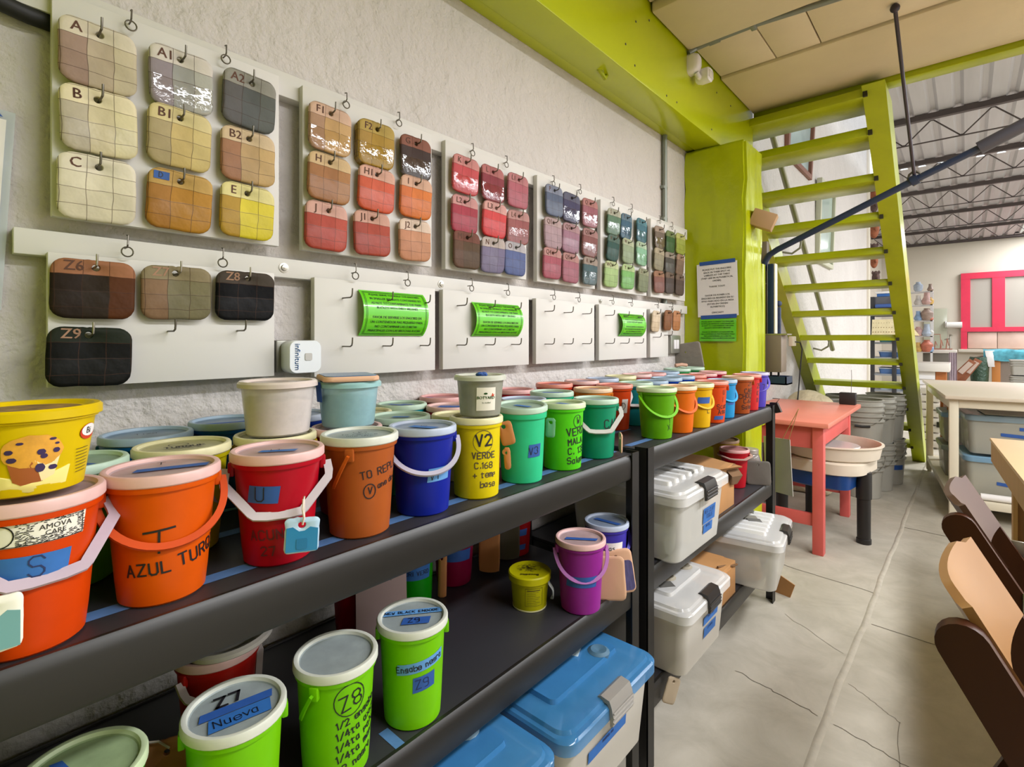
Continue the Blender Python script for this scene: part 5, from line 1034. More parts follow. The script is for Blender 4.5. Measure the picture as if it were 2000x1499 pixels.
# wall-mounted extruder with its long blue lever
t = thing('mounting_plank', 'narrow green plank fixed upright beside the pillar', 'plank', (.25, 3.075, .75)); MB().box((0, -.03, 0), (.065, .02, .90), b=.004).build('plank', GREENW, t)
EG = mat('taupe_machine_paint', '77695a', rough=.4, vary=(3, .06)); NAVY = mat('navy_machine_paint', '142b48', rough=.4); LEVB = mat('navy_lever_paint', '')
t = thing('clay_extruder', 'grey wall-mounted clay extruder with long navy lever and grey grip', 'extruder', (0, 3.20, 0))
def px(u, v, y=3.2): q = at(u, v, y=y); return Vector((q.x, y-3.2, q.z))
a, b = px(1479, 480), px(1500, 650)
MB().box((a.x, .0, b.z-.24), (b.x-.005, .05, a.z+.02), b=.003).build('back_plate', EG, t)
a, b = px(1490, 655, 3.15), px(1526, 728, 3.15); MB().box((a.x, -.05, b.z), (b.x, .06, a.z), b=.003).build('barrel_housing', EG, t)
m = MB(); m.box((a.x-.01, -.05, a.z), (b.x+.03, .05, a.z+.008)); m.build('top_plate', STEEL, t)
a2, b2 = px(1502, 517), px(1513, 652); MB().box((a2.x, -.03, b2.z), (b2.x, .02, a2.z), b=.003).build('channel', NAVY, t)
MB().box((b2.x+.002, -.028, b2.z), (b2.x+.010, .02, a2.z), b=.002).build('channel_strip', mat('white_strip', 'd8d2c4', rough=.5), t)
a3, b3 = px(1494, 735, 3.13), px(1536, 753, 3.13)
m = MB(); m.box((a3.x, -.07, b3.z), (b3.x, .06, b3.z+.008)); [m.box((x0, -.07, b3.z), (x1, .06, a3.z)) for x0, x1 in ((a3.x, a3.x+.006), (b3.x-.006, b3.x))]; [m.box((a3.x, y, b3.z), (b3.x, y+.006, a3.z)) for y in (-.07, .054)]
m.build('drip_tray', NAVY, t)
m = MB(); [m.tube([(x, .0, a.z-.2), (x, .0, a3.z-.004)], .006, 8) for x in (a.x+.03, a.x+.07)]; m.build('tray_rod', mat('black_leg', ''), t)
m = MB(); m.sphere(px(1487, 552), .024, seg=14); m.box(px(1484, 540)-Vector((.02, .02, .05)), px(1486, 560)+Vector((.03, .02, .02)), b=.005); m.tube([px(1480, 562), px(1481, 590)], .010, 8); m.build('pivot', STEEL, t)
lev = [px(1489, 550), px(1490, 532), px(1494, 512), px(1503, 498), px(1518, 488)]; e1 = px(1786, 352, 3.18); lev += [e1.lerp(lev[-1], .5), e1]
g0, g1 = px(1912, 290, 3.15), px(2075, 205, 3.12); lev += [g0]
m = MB(); m.tube(lev, .017, 12); lo = m.build('lever', LEVB, t)
m = MB(); m.tube([e1.lerp(g0, -.06), e1.lerp(g0, .06)], .026, 12); m.build('collar', LEVB, lo)
m = MB(); m.tube([g0, g1], .030, 12); m.build('grip', mat('slate_grip', '3b3a44', rough=.5), lo)
t = thing('tool_roll', 'small tools hanging beside the extruder channel', 'tool', (0, 3.3, 0)); q = at(1521, 620, y=3.3)
m = MB(); m.box((q.x-.02, -.01, q.z-.12), (q.x+.012, .01, q.z+.06), b=.006); m.sphere((q.x, 0, q.z+.08), .018, seg=10); m.build('pouch', mat('dark_blue_tool', '35405a', rough=.7, vary=(30, .4)), t)
t = thing('plug_socket', 'white plug and socket on the left stair stringer with a black cord', 'socket', tuple(at(1547, 668, x=.10)))
MB().box((-.012, -.06, -.035), (.02, .05, .045), b=.006).build('socket_body', mat('ivory_socket', 'cfc4ac', rough=.5), t)
m = MB(); m.tube([(.02, .0, .0), (.05, .04, -.005), (.06, .06, -.06), (.05, .05, -.2), (.04, .03, -.4), (.03, .0, -.6)], .005, 6); m.build('cord', mat('black_rubber', ''), t)
q = at(1494, 428, y=2.86); t = thing('kraft_box', 'small tan box fixed high on the side of the green pillar', 'box', (.365, 2.87, q.z), (R(4), R(24), R(14)))
MB().box((-.055, -.05, -.045), (.06, .05, .04), b=.004).build('case', mat('tan_card', 'a98862', rough=.8), t)
# ================================================================== GREY FIVE-GALLON BUCKETS
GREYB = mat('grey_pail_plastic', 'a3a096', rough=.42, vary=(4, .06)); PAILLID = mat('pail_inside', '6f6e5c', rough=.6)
def pail_stack(x, y, lab, n=3, tape=None, z=0., az=0.):
    for lv in range(2):
        zz = z+lv*.375
        for k in range(n):
            last = k == n-1 and lv == 1
            l_ = lab+(', upper nest' if lv else ', lower nest')+[', lowest', ', second', ', topmost'][k]
            if k and not (k == n-1 or True): continue
            t = thing('grey_pail', l_, 'pail', (x+rnd.uniform(-.003, .003), y, zz+k*.042), face_cam(x, y, az), 'grey pails stacked behind the pink table')
            h = .30; R0, R1 = .118, .132; m = MB()
            top = [(R1, h-.085), (R1+.011, h-.083), (R1+.011, h-.074), (R1+.001, h-.072), (R1+.001, h-.046), (R1+.013, h-.044), (R1+.013, h-.036), (R1+.001, h-.034), (R1+.002, h-.008), (R1+.011, h-.006), (R1+.011, h), (R1-.002, h), (R0+.008, h-.05 if not last else .06), (0, h-.05 if not last else .055)]
            m.lathe([(0, .001), (R0-.004, 0), (R0, .004)]+top, 36, mis=[0]*(2+len(top)-2)+[1]*2); m.build('body', [GREYB, PAILLID], t)
            if k == n-1:
                m = MB(); W = R1+.014; pts = [(W*math.cos(a), W*1.0*math.sin(a)) for a in [PI*i/18 for i in range(19)]]; d = R(74 if lv else 70)
                m.tube([(q*math.cos(d)*.55+.118*math.sin(a_)*.95 if True else 0, p_, h-.06-q*math.sin(d)) for (p_, q), a_ in zip(pts, [PI*i/18 for i in range(19)])], .003, 6); ho = m.build('wire_handle', STEEL, t)
                i0 = Vector((W*math.cos(d)*.55+.112, 0, h-.06-W*math.sin(d))); MB().tube([i0+Vector((0, -.05, .004)), i0, i0+Vector((0, .05, .004))], .009, 8).build('grip', mat('black_leg', ''), ho)
            if tape and k == 0 and lv == 0:
                m = MB(); patch(m, cyl(R0, R1, h-.08, .0012)(R(tape), .15), -.12, -.02, .12, .02, 10, 2); m.build('tape', TAPED, t)
pail_stack(.545, 4.86, 'grey pail, nearest stack behind the wheel')
pail_stack(.590, 5.17, 'grey pail, middle stack behind the wheel')
pail_stack(.635, 5.46, 'grey pail, farthest stack by the stairs', tape=10)
for x, y, l in ((.22, 5.28, 'green-shaded'), (.30, 5.62, 'half-hidden')):
    for k in range(2):
        t = thing('grey_pail', '%s grey pail behind the pink table, %s of its pair' % (l, ('lower', 'upper')[k]), 'pail', (x, y, k*.36), 0, 'grey pails stacked behind the pink table'); h = .355
        m = MB(); m.lathe([(0, .001), (.118, 0), (.132, h-.085), (.143, h-.083), (.143, h-.074), (.133, h-.072), (.133, h-.02), (.143, h-.016), (.143, h), (.13, h), (.12, h-.2 if k else h-.02), (0, h-.2 if k else h-.02)], 36, mis=[0]*9+[1]*2); m.build('body', [GREYB, PAILLID], t)
# ================================================================== WHITE BIN TABLE AND PLYWOOD TABLE ON THE RIGHT
WFR = mat('cream_frame_paint', 'd9d0ba', rough=.5); WTOP = mat('pale_laminate_top', 'd2c5b2', rough=.4)
def frame(t, pA, pB): pass
th = math.atan2(1.076-.88, 4.59-6.17)   # direction of the left edge
ang = math.atan2(-(1.076-.88), 6.17-4.59)
t = thing('bin_table', 'white framed table with clear bins on its lower shelf', 'table', (1.076, 4.59, 0), -ang*-1 if False else math.atan2(.196, 1.58))
# local: +y runs back along the left edge, +x to the right
t.rotation_euler = (0, 0, math.atan2(.196, 1.58))
LY, LX = 1.59, 1.9
MB().box((-.03, -.04, .825), (LX, LY+.03, .85), b=.003).build('tabletop', WTOP, t)
for x, y in ((0, 0), (0, LY-.04), (LX-.06, 0), (LX-.06, LY-.04)): MB().box((x-.005, y, .02), (x+.045, y+.045, .825), b=.003).build('leg', WFR, t)
for x, y in ((0, 0), (0, LY-.04), (LX-.06, 0), (LX-.06, LY-.04)): MB().tube([(x+.02, y+.02, 0), (x+.02, y+.02, .03)], .018, 10).build('foot', WFR, t)
MB().box((.0, .045, .755), (.03, LY-.04, .825), b=.003).build('top_rail', WFR, t); MB().box((.045, 0, .765), (LX-.06, .03, .825), b=.003).build('top_rail', WFR, t)
MB().box((.0, .0, .10), (LX, LY, .15), b=.004).build('lower_shelf', WFR, t)
CLB = mat('clear_bin_pale', 'c3c3b8', rough=.25, see=.4); BLB = mat('pale_blue_lid', '7fa6c4', rough=.25, see=.15)
Mt = t.matrix_basis.copy() if False else Matrix.Translation((1.076, 4.59, 0)) @ Matrix.Rotation(math.atan2(.196, 1.58), 4, 'Z')
def tote(lab, lx, ly, lz, W, D, H, lidm, tapes=(), rz=0., inside='b9a27c'):
    p = Mt @ Vector((lx, ly, lz)); t = thing('storage_bin', lab, 'bin', p, math.atan2(.196, 1.58)+rz, 'clear bins under the white table')
    m = MB(); m.loft([rloop(.02, W-.02, .02, D-.02, .03, 0), rloop(.015, W-.015, .015, D-.015, .035, .01), rloop(.004, W-.004, .004, D-.004, .04, H-.03)], 0, True, False); m.build('body', CLB, t)
    m = MB(); m.loft([rloop(-.008, W+.008, -.008, D+.008, .05, H-.045), rloop(-.01, W+.01, -.01, D+.01, .05, H-.04), rloop(-.01, W+.01, -.01, D+.01, .05, H-.012), rloop(-.002, W+.002, -.002, D+.002, .05, H-.006), rloop(.03, W-.03, .03, D-.03, .04, H-.010)], 0, False, True); m.build('lid', lidm, t)
    m = MB(); m.box((.04, .04, .015), (W-.04, D-.04, H*.62), b=.02); m.build('contents', mat('bin_contents_'+inside, inside, rough=.8, vary=(9, .35)), t)
    for a, z, L, hh, r_ in tapes:
        f = lambda x, y, a=a, z=z, r_=r_: Vector((a+x, .004+.011*(1-(z+y+x*r_)/H)-.0035, z+y+x*r_)); m = MB(); patch(m, f, 0, 0, L, hh, 4, 1); m.build('tape', TAPED, t)
    return t
tote('clear bin with a pink patch and two blue tapes, upper right stack', .10, .10, .45, .62, .42, .27, mat('grey_blue_lid', '8ba0ac', rough=.25, see=.2), ((.26, .175, .30, .022, -.05), (.17, .13, .34, .022, -.05)), inside='a9927c')
tote('clear bin with a sky blue lid and crossed tapes, lower right stack', .09, .10, .15, .62, .42, .29, BLB, ((.16, .10, .30, .022, -.10), (.30, .10, .12, .022, .1)), inside='c9b48c')
tote('tote with a blue lid behind the table leg, upper left', .03, .70, .42, .36, .40, .24, BLB, inside='8f9488')
tote('greenish tote behind the table leg, lower left', .03, .70, .15, .38, .42, .25, mat('grey_green_lid', '8a9a92', rough=.35), inside='7d8878')
t = thing('paper_stack', 'white paper with a pink swatch lying on the upper right bin', 'paper', Mt @ Vector((.20, .16, .722)), math.atan2(.196, 1.58)); MB().box((0, 0, -.008), (.42, .3, -.003)).build('sheet', PAPER, t); MB().box((.22, .02, -.003), (.36, .14, -.0015)).build('swatch', mat('pink_swatch', 'd8707c', rough=.6), t)
t = thing('rolled_boards', 'long cream planks stored on the white table shelf', 'board', Mt @ Vector((.75, .06, .15)), math.atan2(.196, 1.58)); [MB().box((0, .0+k*.06, .0), (1.0, .05+k*.06, .06), b=.004).build('board', WFR, t) for k in range(3)]
t = thing('lower_roll', 'white tube lying in front of the lower bin', 'tube', Mt @ Vector((.16, .045, .176)), math.atan2(.196, 1.58)); MB().tube([(0, 0, 0), (.42, 0, 0)], .022, 12).build('tube', PAPER, t)
OAK = mat('orange_oak', 'a9622c', rough=.5, vary=(5, .15, (1, 1, 8)))
t = thing('wooden_chair', 'orange wooden slatted chair folded under the far end of the white table', 'chair', Mt @ Vector((.05, 1.18, .15)), math.atan2(.196, 1.58))
for k in range(6): MB().box((.04+.0*k, -.22+.075*k, .30), (.06, -.18+.075*k, .60), b=.004, M=TR((0, 0, 0), rx=R(4*k-10))).build('slat', OAK, t)
MB().box((.03, -.26, .28), (.08, .24, .32), b=.004).build('rail', OAK, t); MB().box((.03, -.26, .0), (.08, -.21, .62), b=.004).build('leg', OAK, t); MB().box((.03, .2, .0), (.08, .25, .62), b=.004).build('leg', OAK, t)
# plywood work table
PLY = mat('maple_laminate', 'd9b88c', rough=.35, vary=(3, .05)); PLYE = mat('plywood_side', 'b4905c', rough=.5, vary=(4, .08, (1, 6, 1))); PLYD = mat('oak_side_panel', '8c6438', rough=.5, vary=(3, .12, (6, 1, 1)))
a5 = math.atan2(-(1.303-1.243), 2.403-3.366)  # left edge runs towards the camera
t = thing('plywood_table', 'plywood-topped work table at the right edge of the photo', 'table', (1.243, 3.366, 0), R(3.6))
MB().box((0, -2.2, .742), (1.2, 0, .756), b=.002).build('tabletop', PLY, t)
MB().box((.004, -2.19, .645), (.035, -.004, .742), b=.002).build('apron', PLYE, t); MB().box((.035, -.035, .645), (1.19, -.006, .742), b=.002).build('apron', PLYE, t)
MB().box((.075, -.09, 0), (1.1, -.055, .645), b=.002).build('side_panel', PLYD, t); MB().box((.07, -.10, 0), (.085, -.05, .645)).build('edge_strip', PLYE, t)
MB().box((.075, -2.1, 0), (1.1, -2.06, .645), b=.002).build('side_panel', PLYD, t)
# folding wooden chairs pushed up to it
WAL = mat('dark_walnut', '3a1a06', rough=.45, spec=.25, vary=(5, .2, (2, 2, .3))); WALB = mat('satin_walnut', '4c3022', rough=.5, vary=(4, .15, (1, .3, 1))); BEECH = mat('beech_ply', '93683a', rough=.4, vary=(4, .10, (2, .3, 1)))
def chair(lab, y0, x0, backm, w=.36, lean=30, ztop=.855):
    t = thing('folding_chair', lab, 'chair', (x0+.24, y0+w/2, 0), 0, 'folding chairs by the plywood table')
    s, c = math.sin(R(lean)), math.cos(R(lean)); L = ztop/c
    def rail_pt(q, off): return (-.24+.012+q*s+off*c, ztop-q*c+off*s)      # q down the rail from its top, off across it
    for k, yy in enumerate((-w/2, w/2-.022)):
        m = MB(); hw = .029; pts = [(hw*math.cos(a), -hw*math.sin(a)) for a in [PI*i/10 for i in range(11)]]
        poly = [rail_pt(.029+b, a) for a, b in [(p, q) for p, q in pts]]+[rail_pt(L-.02, -hw), rail_pt(L-.02, hw)]
        m.loft([[(x, y, max(z, 0)) for x, z in poly] for y in (yy, yy+.006, yy+.016, yy+.022)]); m.build('leg', WAL, t)
        m = MB(); f0, f1 = rail_pt(.46, 0), (-.20, 0)
        m.loft([[(f0[0]+dx, y, f0[1]) for dx, y in ((-.025, yy+.03 if k == 0 else yy-.03), (.025, yy+.03 if k == 0 else yy-.03), (.025, yy+.05 if k == 0 else yy-.01), (-.025, yy+.05 if k == 0 else yy-.01))], [(f1[0]+dx, y, 0) for dx, y in ((-.02, yy+.03 if k == 0 else yy-.03), (.02, yy+.03 if k == 0 else yy-.03), (.02, yy+.05 if k == 0 else yy-.01), (-.02, yy+.05 if k == 0 else yy-.01))]]); m.build('leg', WAL, t)
        m = MB(); q = rail_pt(.19, .03); m.box((q[0]-.012, yy-.004 if k == 0 else yy+.02, q[1]-.02), (q[0]+.012, yy+.002 if k == 0 else yy+.026, q[1]+.02), b=.004); m.build('hinge', STEEL, t)
    # curved backrest spanning the two rails
    m = MB(); n = 12; loops = []
    for i in range(n+1):
        yy = -w/2+.02+(w-.04)*i/n; e = i/n*2-1; bow = -.026*(1-e*e); hh = .125; dz = .012 if abs(e) < .75 else 0
        q0, q1 = -.008-dz, hh
        A, B = rail_pt(q0, .020+bow), rail_pt(q1, .020+bow); tx, tz = c*.012, s*.012
        loops.append([(A[0], yy, A[1]), (A[0]+tx, yy, A[1]+tz), (B[0]+tx, yy, B[1]+tz), (B[0], yy, B[1])])
    m.loft(loops); m.build('backrest', backm, t)
    m = MB(); m.loft([[(x, y, z) for x, z in ((-.06, .44), (.24, .45), (.24, .465), (-.06, .455))] for y in (-w/2+.03, w/2-.03)]); m.build('seat', backm, t)
    return t
chair('nearest folding chair, dark rails with a pale beech backrest', .885, 1.130, BEECH)
chair('second folding chair, dark rails with a dark glossy backrest', 1.435, 1.122, WALB)
# ================================================================== PICTURES ON THE WALL AND THE FAR END OF THE HALL
def framed(lab, y0, y1, z0, z1, fm, pm, x=.0, tilt=0):
    t = thing('framed_picture', lab, 'picture', (x, (y0+y1)/2, (z0+z1)/2), (0, R(tilt), 0)); h, w = (z1-z0)/2, (y1-y0)/2; b = .045
    m = MB()
    for lo, hi in (((.0, -w, -h), (.05, -w+b, h)), ((.0, w-b, -h), (.05, w, h)), ((.0, -w+b, -h), (.05, w-b, -h+b)), ((.0, -w+b, h-b), (.05, w-b, h))): m.box(lo, hi, b=.004)
    m.build('frame', fm, t); MB().box((.0, -w+b, -h+b), (.02, w-b, h-b)).build('print', pm, t)
framed('picture in a reddish wood frame high behind the stair treads', 4.80, 5.70, 2.79, 3.55, mat('reddish_frame', '7a4a34', rough=.5), mat('faded_print', 'a9bcbc', rough=.2, vary=(2, .2)), tilt=3)
framed('pale green glazed picture lower on the wall behind the stairs', 5.98, 6.74, 2.02, 2.88, mat('pale_frame', 'b9b9a2', rough=.5), mat('green_glass_print', 'b3c4bc', rough=.1, vary=(2, .1)), tilt=2)
MASK = mat('terracotta_mask', '9a5a3c', rough=.8, vary=(20, .4)); MASKD = mat('dark_mask', '5a4440', rough=.8, vary=(20, .4))
for u, v, s, lab, mt in ((1692, 388, .15, 'terracotta mask on the white pier beside the stair stringer, uppermost', MASK), (1697, 405, .13, 'dark carved mask below the topmost terracotta one', MASKD), (1698, 450, .17, 'orange winged mask halfway down the white pier', MASK), (1698, 493, .14, 'grey mask above the lowest terracotta one', MASKD), (1698, 512, .13, 'lowest terracotta mask on the white pier', MASK), (1703, 545, .13, 'dark tangled wire figure under the masks', MASKD)):
    q = at(u, v, y=9.98); t = thing('wall_mask', lab, 'mask', (max(q.x, .0)+.06, 9.9, q.z), 0, 'masks on the white pier')
    m = MB(); m.sphere((0, 0, 0), s, seg=14, sc=(.42, .35, .9)); m.sphere((.02, -.03, s*.2), s*.3, seg=8, sc=(.6, .8, 1)); m.sphere((.03, -.05, -.1*s), s*.2, seg=8, sc=(.5, 1, 1)); m.build('face', mt, t)
    m = MB(); [m.tube([(sg*s*.2, 0, s*.4), (sg*s*.34, 0, s*.7), (sg*s*.3, 0, s*.9)], [s*.14, s*.12, s*.06], 6) for sg in (-1, 1)]; m.build('horns', mt, t)
# dark rack with stored trays in the recess
RACK = mat('dark_rack', '2b2a2c', rough=.5)
t = thing('storage_rack', 'dark metal rack of trays seen between the lower stair treads', 'rack', (.36, 10.6, 0))
x0, x1 = -.40, .06
for x in (x0, -.10, x1): MB().box((x-.03, -.03, 0), (x+.03, .03, 1.95 if x == x0 else 1.25), b=.004).build('post', RACK, t)
for z in (.35, .62, .9, 1.15): MB().box((x0, -.02, z), (x1, .45, z+.03)).build('tray_shelf', mat('grey_tray', '84868a', rough=.5), t)
MB().box((x0, 0, 1.62), (x1-.03, .4, 1.95), b=.01).build('cabinet', mat('grey_cabinet', '5c5c62', rough=.5), t)
for k, (z, c, lab) in enumerate(((.38, '9aa7b4', 'pale blue-grey tray low on the dark rack'), (.65, '4a6a9c', 'blue tray on the dark rack, second level'), (.93, '3c5c8c', 'deep blue tray on the dark rack, third level'), (1.18, '4c8484', 'teal tray on top level of the dark rack'))):
    b_ = thing('tray', lab, 'tray', (.40, 10.62, z), 0, 'trays on the dark rack'); m = MB(); m.loft([rloop(-.34, -.03, 0, .34, .03, 0), rloop(-.36, -.02, -.01, .36, .03, .10)], 0); m.build('body', mat('tray_'+c, c, rough=.5), b_)
    MB().box((-.37, -.02, .085), (-.01, .37, .10), b=.004).build('rim', mat('tray_rim', 'b9bcc0', rough=.5), b_)
t = thing('blue_folder', 'blue folder lying on top of the grey cabinet', 'folder', (.12, 10.6, 1.95)); MB().box((-.10, 0, 0), (.24, .3, .05), b=.008).build('cover', mat('folder_blue', '2f62a8', rough=.5), t); MB().box((-.12, -.01, .05), (.26, .3, .085), b=.008).build('pages', PAPER, t)
t = thing('toy_boat', 'red and blue model standing in the grey cabinet', 'model', (.30, 10.56, 1.70)); m = MB(); m.box((-.3, -.05, .06), (.1, .05, .12), 0, b=.02); m.tube([(-.05, 0, .0), (-.05, 0, .25)], .012, 8, 1); m.box((-.35, -.04, -.05), (.05, .04, -.02), 1); m.build('hull', [mat('model_blue', '3a5a9c', rough=.5), mat('model_red', 'b8485a', rough=.5)], t)
t = thing('woven_shade', 'cream woven panel slung under the cabinet, dotted in rows', 'woven panel', (.30, 10.50, 1.30))
m = MB(); m.loft([[(-.33+.06*k*0, -.02-.03*k, .26-.09*k), (.12+.06*k, -.02-.03*k, .26-.09*k)] for k in range(4)], 0, False, False, False); m.loft([[(-.33, -.01, .26), (.12, -.01, .26)], [(-.33, -.1, -.01), (.30, -.1, -.01)]], 0, False, False, False); m.build('panel', mat('cream_weave', 'd9caa0', rough=.8, vary=(10, .15)), t)
m = MB()
for r_ in range(4):
    for k in range(14): m.sphere((-.31+k*.036+.0*r_, -.035-.028*r_, .20-.075*r_), .008, seg=6)
m.build('bead_row', mat('brown_beads', '7a6038', rough=.7), t)
# far end: shelf with toys, sink counter, mirror, towel roll, bag, cloth table, crates
t = thing('white_rack', 'tall white rack crowded with small things by the far corner', 'rack', (.30, 14.6, 0))
for x, y in ((-.25, 0), (.28, 0), (-.25, .4), (.28, .4)): MB().box((x-.02, y-.02, 0), (x+.02, y+.02, 2.3)).build('post', mat('white_rack_paint', 'd8d6d6', rough=.5), t)
for z in (.95, 1.3, 1.65, 2.0, 2.3): MB().box((-.27, -.02, z-.02), (.3, .42, z)).build('rack_shelf', mat('white_rack_paint', ''), t)
for k in range(14):
    c, nm = [('8aa6c8', 'pale blue'), ('c4a09a', 'dusty rose'), ('9a8478', 'taupe'), ('d0a860', 'amber'), ('a9b4c4', 'grey blue'), ('b86a54', 'brick'), ('c9c4c0', 'off-white')][k % 7]
    z = [.95, 1.3, 1.65, 2.0, 2.3][k % 5]; s = .08+.03*(k % 3)
    q = thing('trinket_jar', '%s trinket on the white corner rack, shelf %s' % (nm, ['one from the bottom', 'two up', 'three up', 'four up', 'top'][k % 5]) + (', rounded' if k < 7 else ', slender'), 'ornament', (.30+[.26, .05, .2][k % 3], 14.58, z), 0, 'trinkets on the white rack')
    m = MB(); m.lathe([(s*.5, 0), (s*.75, s*.4), (s*(.8 if k < 7 else .4), s*1.2), (s*.35, s*1.7), (s*.4, s*1.9)], 12); m.build('body', mat('trinket_'+c, c, rough=.5, vary=(12, .3)), q)
q = at(1827, 644, y=17.3); t = thing('wall_mirror', 'pale greenish mirror panel on the far wall left of the red window', 'mirror', (q.x, 17.33, q.z)); a, b = at(1804, 604, y=17.3), at(1850, 682, y=17.3)
MB().box((a.x-q.x, 0, b.z-q.z), (b.x-q.x, .04, a.z-q.z), b=.01).build('glass', mat('mirror_grey_green', 'b3b3a0', rough=.2), t)
q = at(1863, 635, y=17.25); t = thing('paper_roll', 'white paper towel roll on the far wall beside the mirror panel', 'paper roll', (q.x, 17.25, q.z)); m = MB(); m.tube([(-.14, 0, 0), (.16, 0, 0)], .075, 16); m.build('roll', mat('paper_roll_white', 'e6e2de', rough=.8), t); MB().box((-.17, -.02, -.06), (-.14, .1, .1)).build('bracket', WHITEP, t)
t = thing('sink_unit', 'sink unit with a dark front near the far wall', 'sink', (.84, 14.8, 0)); MB().box((-.42, 0, .0), (.04, .5, .92), b=.01).build('cabinet', mat('dark_slate_front', '6b6458', rough=.5, vary=(3, .15)), t); MB().box((-.44, -.04, .92), (.16, .6, .99), b=.012).build('worktop', mat('white_counter', 'd9d2c8', rough=.4), t)
m = MB(); m.tube([(.04, .4, .98), (.04, .4, 1.30), (.04, .28, 1.33), (.08, .22, 1.31)], .016, 8); m.tube([(-.06, .4, 1.22), (.04, .4, 1.24)], .016, 8); m.build('tap', STEEL, t)
t = thing('dish_rack', 'copper-coloured wire dish rack on the sink top', 'dish rack', (.62, 14.82, .99)); m = MB()
for k in range(6): m.tube([(-.3+k*.1, 0, .02), (-.28+k*.1, .0, .10+.03*k), (-.26+k*.1, .3, .10)], .010, 6)
m.tube([(-.32, 0, .02), (.3, 0, .02), (.3, .3, .02), (-.32, .3, .02), (-.32, 0, .02)], .012, 6); m.tube([(-.3, 0, .35), (.1, 0, .35), (.12, 0, .05)], .010, 6); m.build('wires', mat('copper_wire', 'b07a68', rough=.4, metal=.4), t)
t = thing('counter_block', 'white topped counter standing before the sink', 'counter', (.64, 11.2, 0)); MB().box((-.15, 0, .68), (.31, .9, .82), b=.01).build('worktop', mat('white_counter', ''), t); MB().box((-.1, .05, 0), (.12, .8, .68)).build('cabinet', mat('cabinet_white', 'ccc4ba', rough=.5), t); MB().box((.125, .1, 0), (.26, .8, .68)).build('door', OAK, t)
m = MB(); [m.box((-.1, .035, .1+.09*k), (.12, .05, .165+.09*k)) for k in range(6)]; m.build('drawer_front', PAPER, t)
t = thing('hanging_towel', 'striped lilac towel hanging off the counter beside the sink', 'towel', (.96, 13.2, .42)); m = MB(); n = 14
m.loft([[(-.06+.12*i/n, .02*math.sin(i*1.7), z) for i in range(n+1)]+[(-.06+.12*i/n, .02*math.sin(i*1.7)+.02, z) for i in range(n, -1, -1)] for z in (0, .3, .55)]); m.build('cloth', mat('lilac_stripes', 'c3b3bc', rough=.9, vary=(9, .25, (6, 1, .3))), t)
for k, (dx, rz, lab) in enumerate(((.0, -38, 'leaning brown plank left of the dark green bag'), (.16, -32, 'leaning cardboard sheet touching the dark green bag'))):
    t = thing('leaning_board', lab, 'board', (1.02+dx*.8, 15.2+.1*k, .44), (0, R(-rz), 0)); MB().box((-.07, 0, -.44), (.07, .04, .40), b=.004).build('board', mat('brown_board', '94583a', rough=.7, vary=(6, .3)), t); MB().box((-.05, -.01, .05), (.05, .0, .34)).build('sticker', mat('pale_sticker', 'd2bcae', rough=.7), t)
t = thing('trash_bag', 'dark green plastic bag over a bin near the far wall', 'bag', (1.37, 15.6, 0)); m = MB(); m.lathe([(.13, 0), (.15, .3), (.165, .6), (.18, .74), (.16, .84), (.1, .82)], 24)
m.v = [Vector((p.x*(1+.12*mnoise.noise(p*5)), p.y*(1+.12*mnoise.noise(p*5+Vector((3, 0, 0)))), p.z+.05*mnoise.noise(p*4))) for p in m.v]; m.build('bag', mat('dark_green_plastic', '35503f', rough=.25, spec=.6, bump=(10, .9, .05)), t)
t = thing('cloth_table', 'table with orange wooden legs at the far right under a blue cloth', 'table', (1.58, 15.6, 0)); MB().box((-.02, 0, .92), (1.6, .8, .97), b=.006).build('tabletop', OAK, t); [MB().box((x, .02, 0), (x+.14, .14, .92), b=.004).build('leg', mat('bright_orange_wood', 'c9803c', rough=.5), t) for x in (.0, 1.4)]
MB().box((.14, .06, .2), (1.4, .1, .92)).build('back_panel', mat('grey_brown_panel', '8c7f74', rough=.7), t)
t = thing('tie_dye_cloth', 'turquoise patterned cloth spread over the far table', 'cloth', (1.56, 15.58, .975)); m = MB(); n = 18
m.loft([[(-.12+1.7*i/n, y, z+.012*math.sin(i*1.3+k)) for i in range(n+1)] for k, (y, z) in enumerate(((-.05, -.22), (-.045, -.02), (-.02, .015), (.4, .03), (.8, .02)))], 0, False, False, False); m.build('cloth', mat('turquoise_print', '58a6b8', rough=.85, vary=(7, .45)), t)
t = thing('white_rag', 'white rag hanging from the corner of the cloth-covered table', 'rag', (1.56, 15.5, .62)); m = MB(); m.loft([[(-.1+.02*k, .02*math.sin(k*2), .36-.12*k), (.02+.03*k*.5, .03*math.cos(k), .36-.12*k), (.06, .05, .36-.12*k)] for k in range(4)], 0, False, False, False); m.build('cloth', PAPER, t)
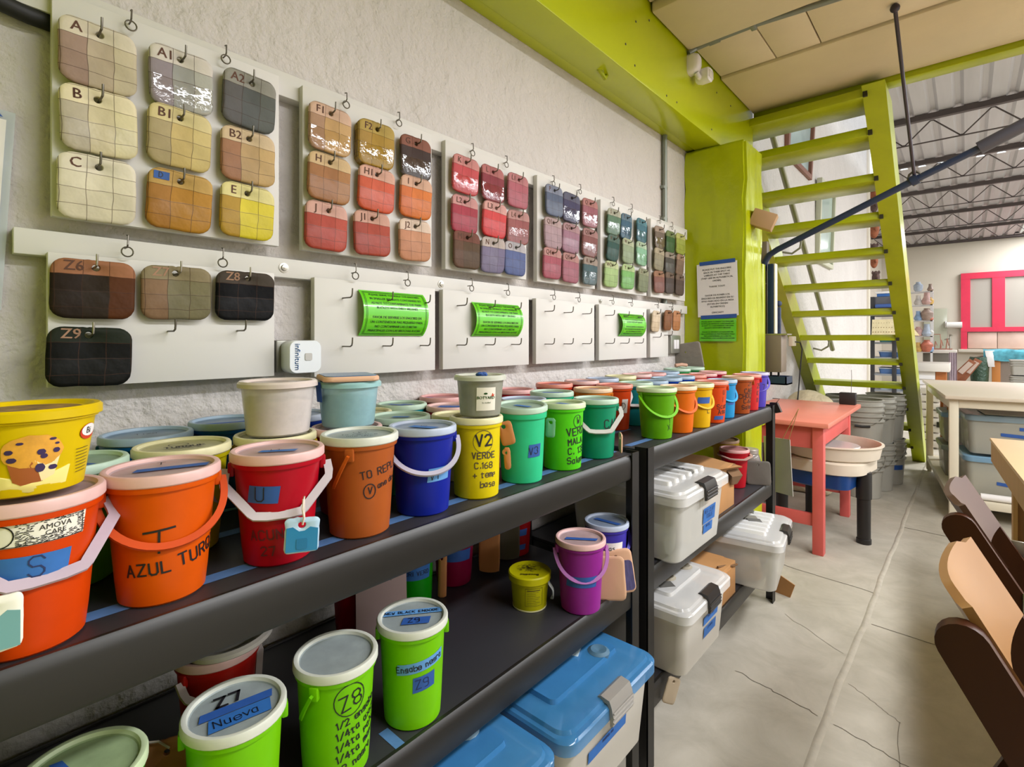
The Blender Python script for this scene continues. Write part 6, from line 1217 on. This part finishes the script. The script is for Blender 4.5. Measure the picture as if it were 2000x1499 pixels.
for k in range(3):
    t = thing('grey_crate', 'grey ribbed crate at the far right, %s of its stack' % ['lowest', 'middle', 'topmost'][k], 'crate', (1.78, 13.0, .0+.29*k), 0, 'grey crates at the far right')
    m = MB(); m.loft([rloop(0, .9, 0, .5, .03, 0), rloop(-.01, .91, -.01, .51, .03, .27)]); m.build('body', mat('pale_grey_crate', 'a7a49c', rough=.5), t)
    m = MB(); [m.box((-.025, -.025, z), (.925, .525, z+.018), b=.003) for z in (.17, .21, .25)]; m.build('rib', mat('pale_grey_crate', ''), t)
t = thing('floor_stack', 'stack of pale boxes with black clips beside the stair foot', 'stack', (.93, 7.4, 0))
for k in range(8): MB().box((-.16, 0, .02+.085*k), (.02, .4, .09+.085*k), b=.006).build('box', mat('cabinet_white', ''), t)
for k in range(3): MB().box((-.02, -.015, .25+.16*k), (.03, .02, .31+.16*k), b=.004).build('clip', mat('black_clip', ''), t)
# ================================================================== LIGHT
W = bpy.data.worlds.new('hall_daylight'); SC.world = W; W.use_nodes = True
bg = W.node_tree.nodes['Background']; bg.inputs[0].default_value = (.90, .96, 1., 1); bg.inputs[1].default_value = 1.0
def area(name, loc, rot, sx, sy, e, col=(1, .95, .88)):
    l = bpy.data.lights.new(name, 'AREA'); l.shape = 'RECTANGLE'; l.size = sx; l.size_y = sy; l.energy = e; l.color = col
    o = bpy.data.objects.new(name, l); COL.objects.link(o); o.location = loc; o.rotation_euler = rot; return o
# ceiling tube lamps under the mezzanine (out of the frame), and the daylight of the roof skylights
for x, y in ((2.1, 1.1), (2.1, 2.6), (4.6, 1.1), (4.6, 2.6)): area('ceiling_tube_lamp', (x, y, 2.52), (0, 0, 0), .25, 1.25, 31, (.95, .965, 1.))
area('skylight', (4.0, 8.0, 3.70), (0, 0, 0), 1.1, 2.8, 200, (.96, .98, 1.))
area('skylight', (2.7, 15.7, 3.70), (0, 0, 0), 1.2, 2.4, 85, (.96, .98, 1.))
area('skylight', (6.9, 9.0, 3.70), (0, 0, 0), .9, 12, 340, (.96, .98, 1.))
# ================================================================== CAMERA
cam = bpy.data.cameras.new('camera'); co = bpy.data.objects.new('camera', cam); COL.objects.link(co)
co.location = (XC, 0, HC); co.rotation_euler = (PI/2, 0, YAW)
cam.sensor_width = 36; cam.lens = 18.; cam.shift_y = -(749.5-663)/2000.; cam.clip_start = .02; cam.clip_end = 100
SC.camera = co
vs = SC.view_settings; vs.view_transform = 'Standard'; vs.look = 'None'; vs.exposure = .85; vs.gamma = 1.; vs.use_curve_mapping = False
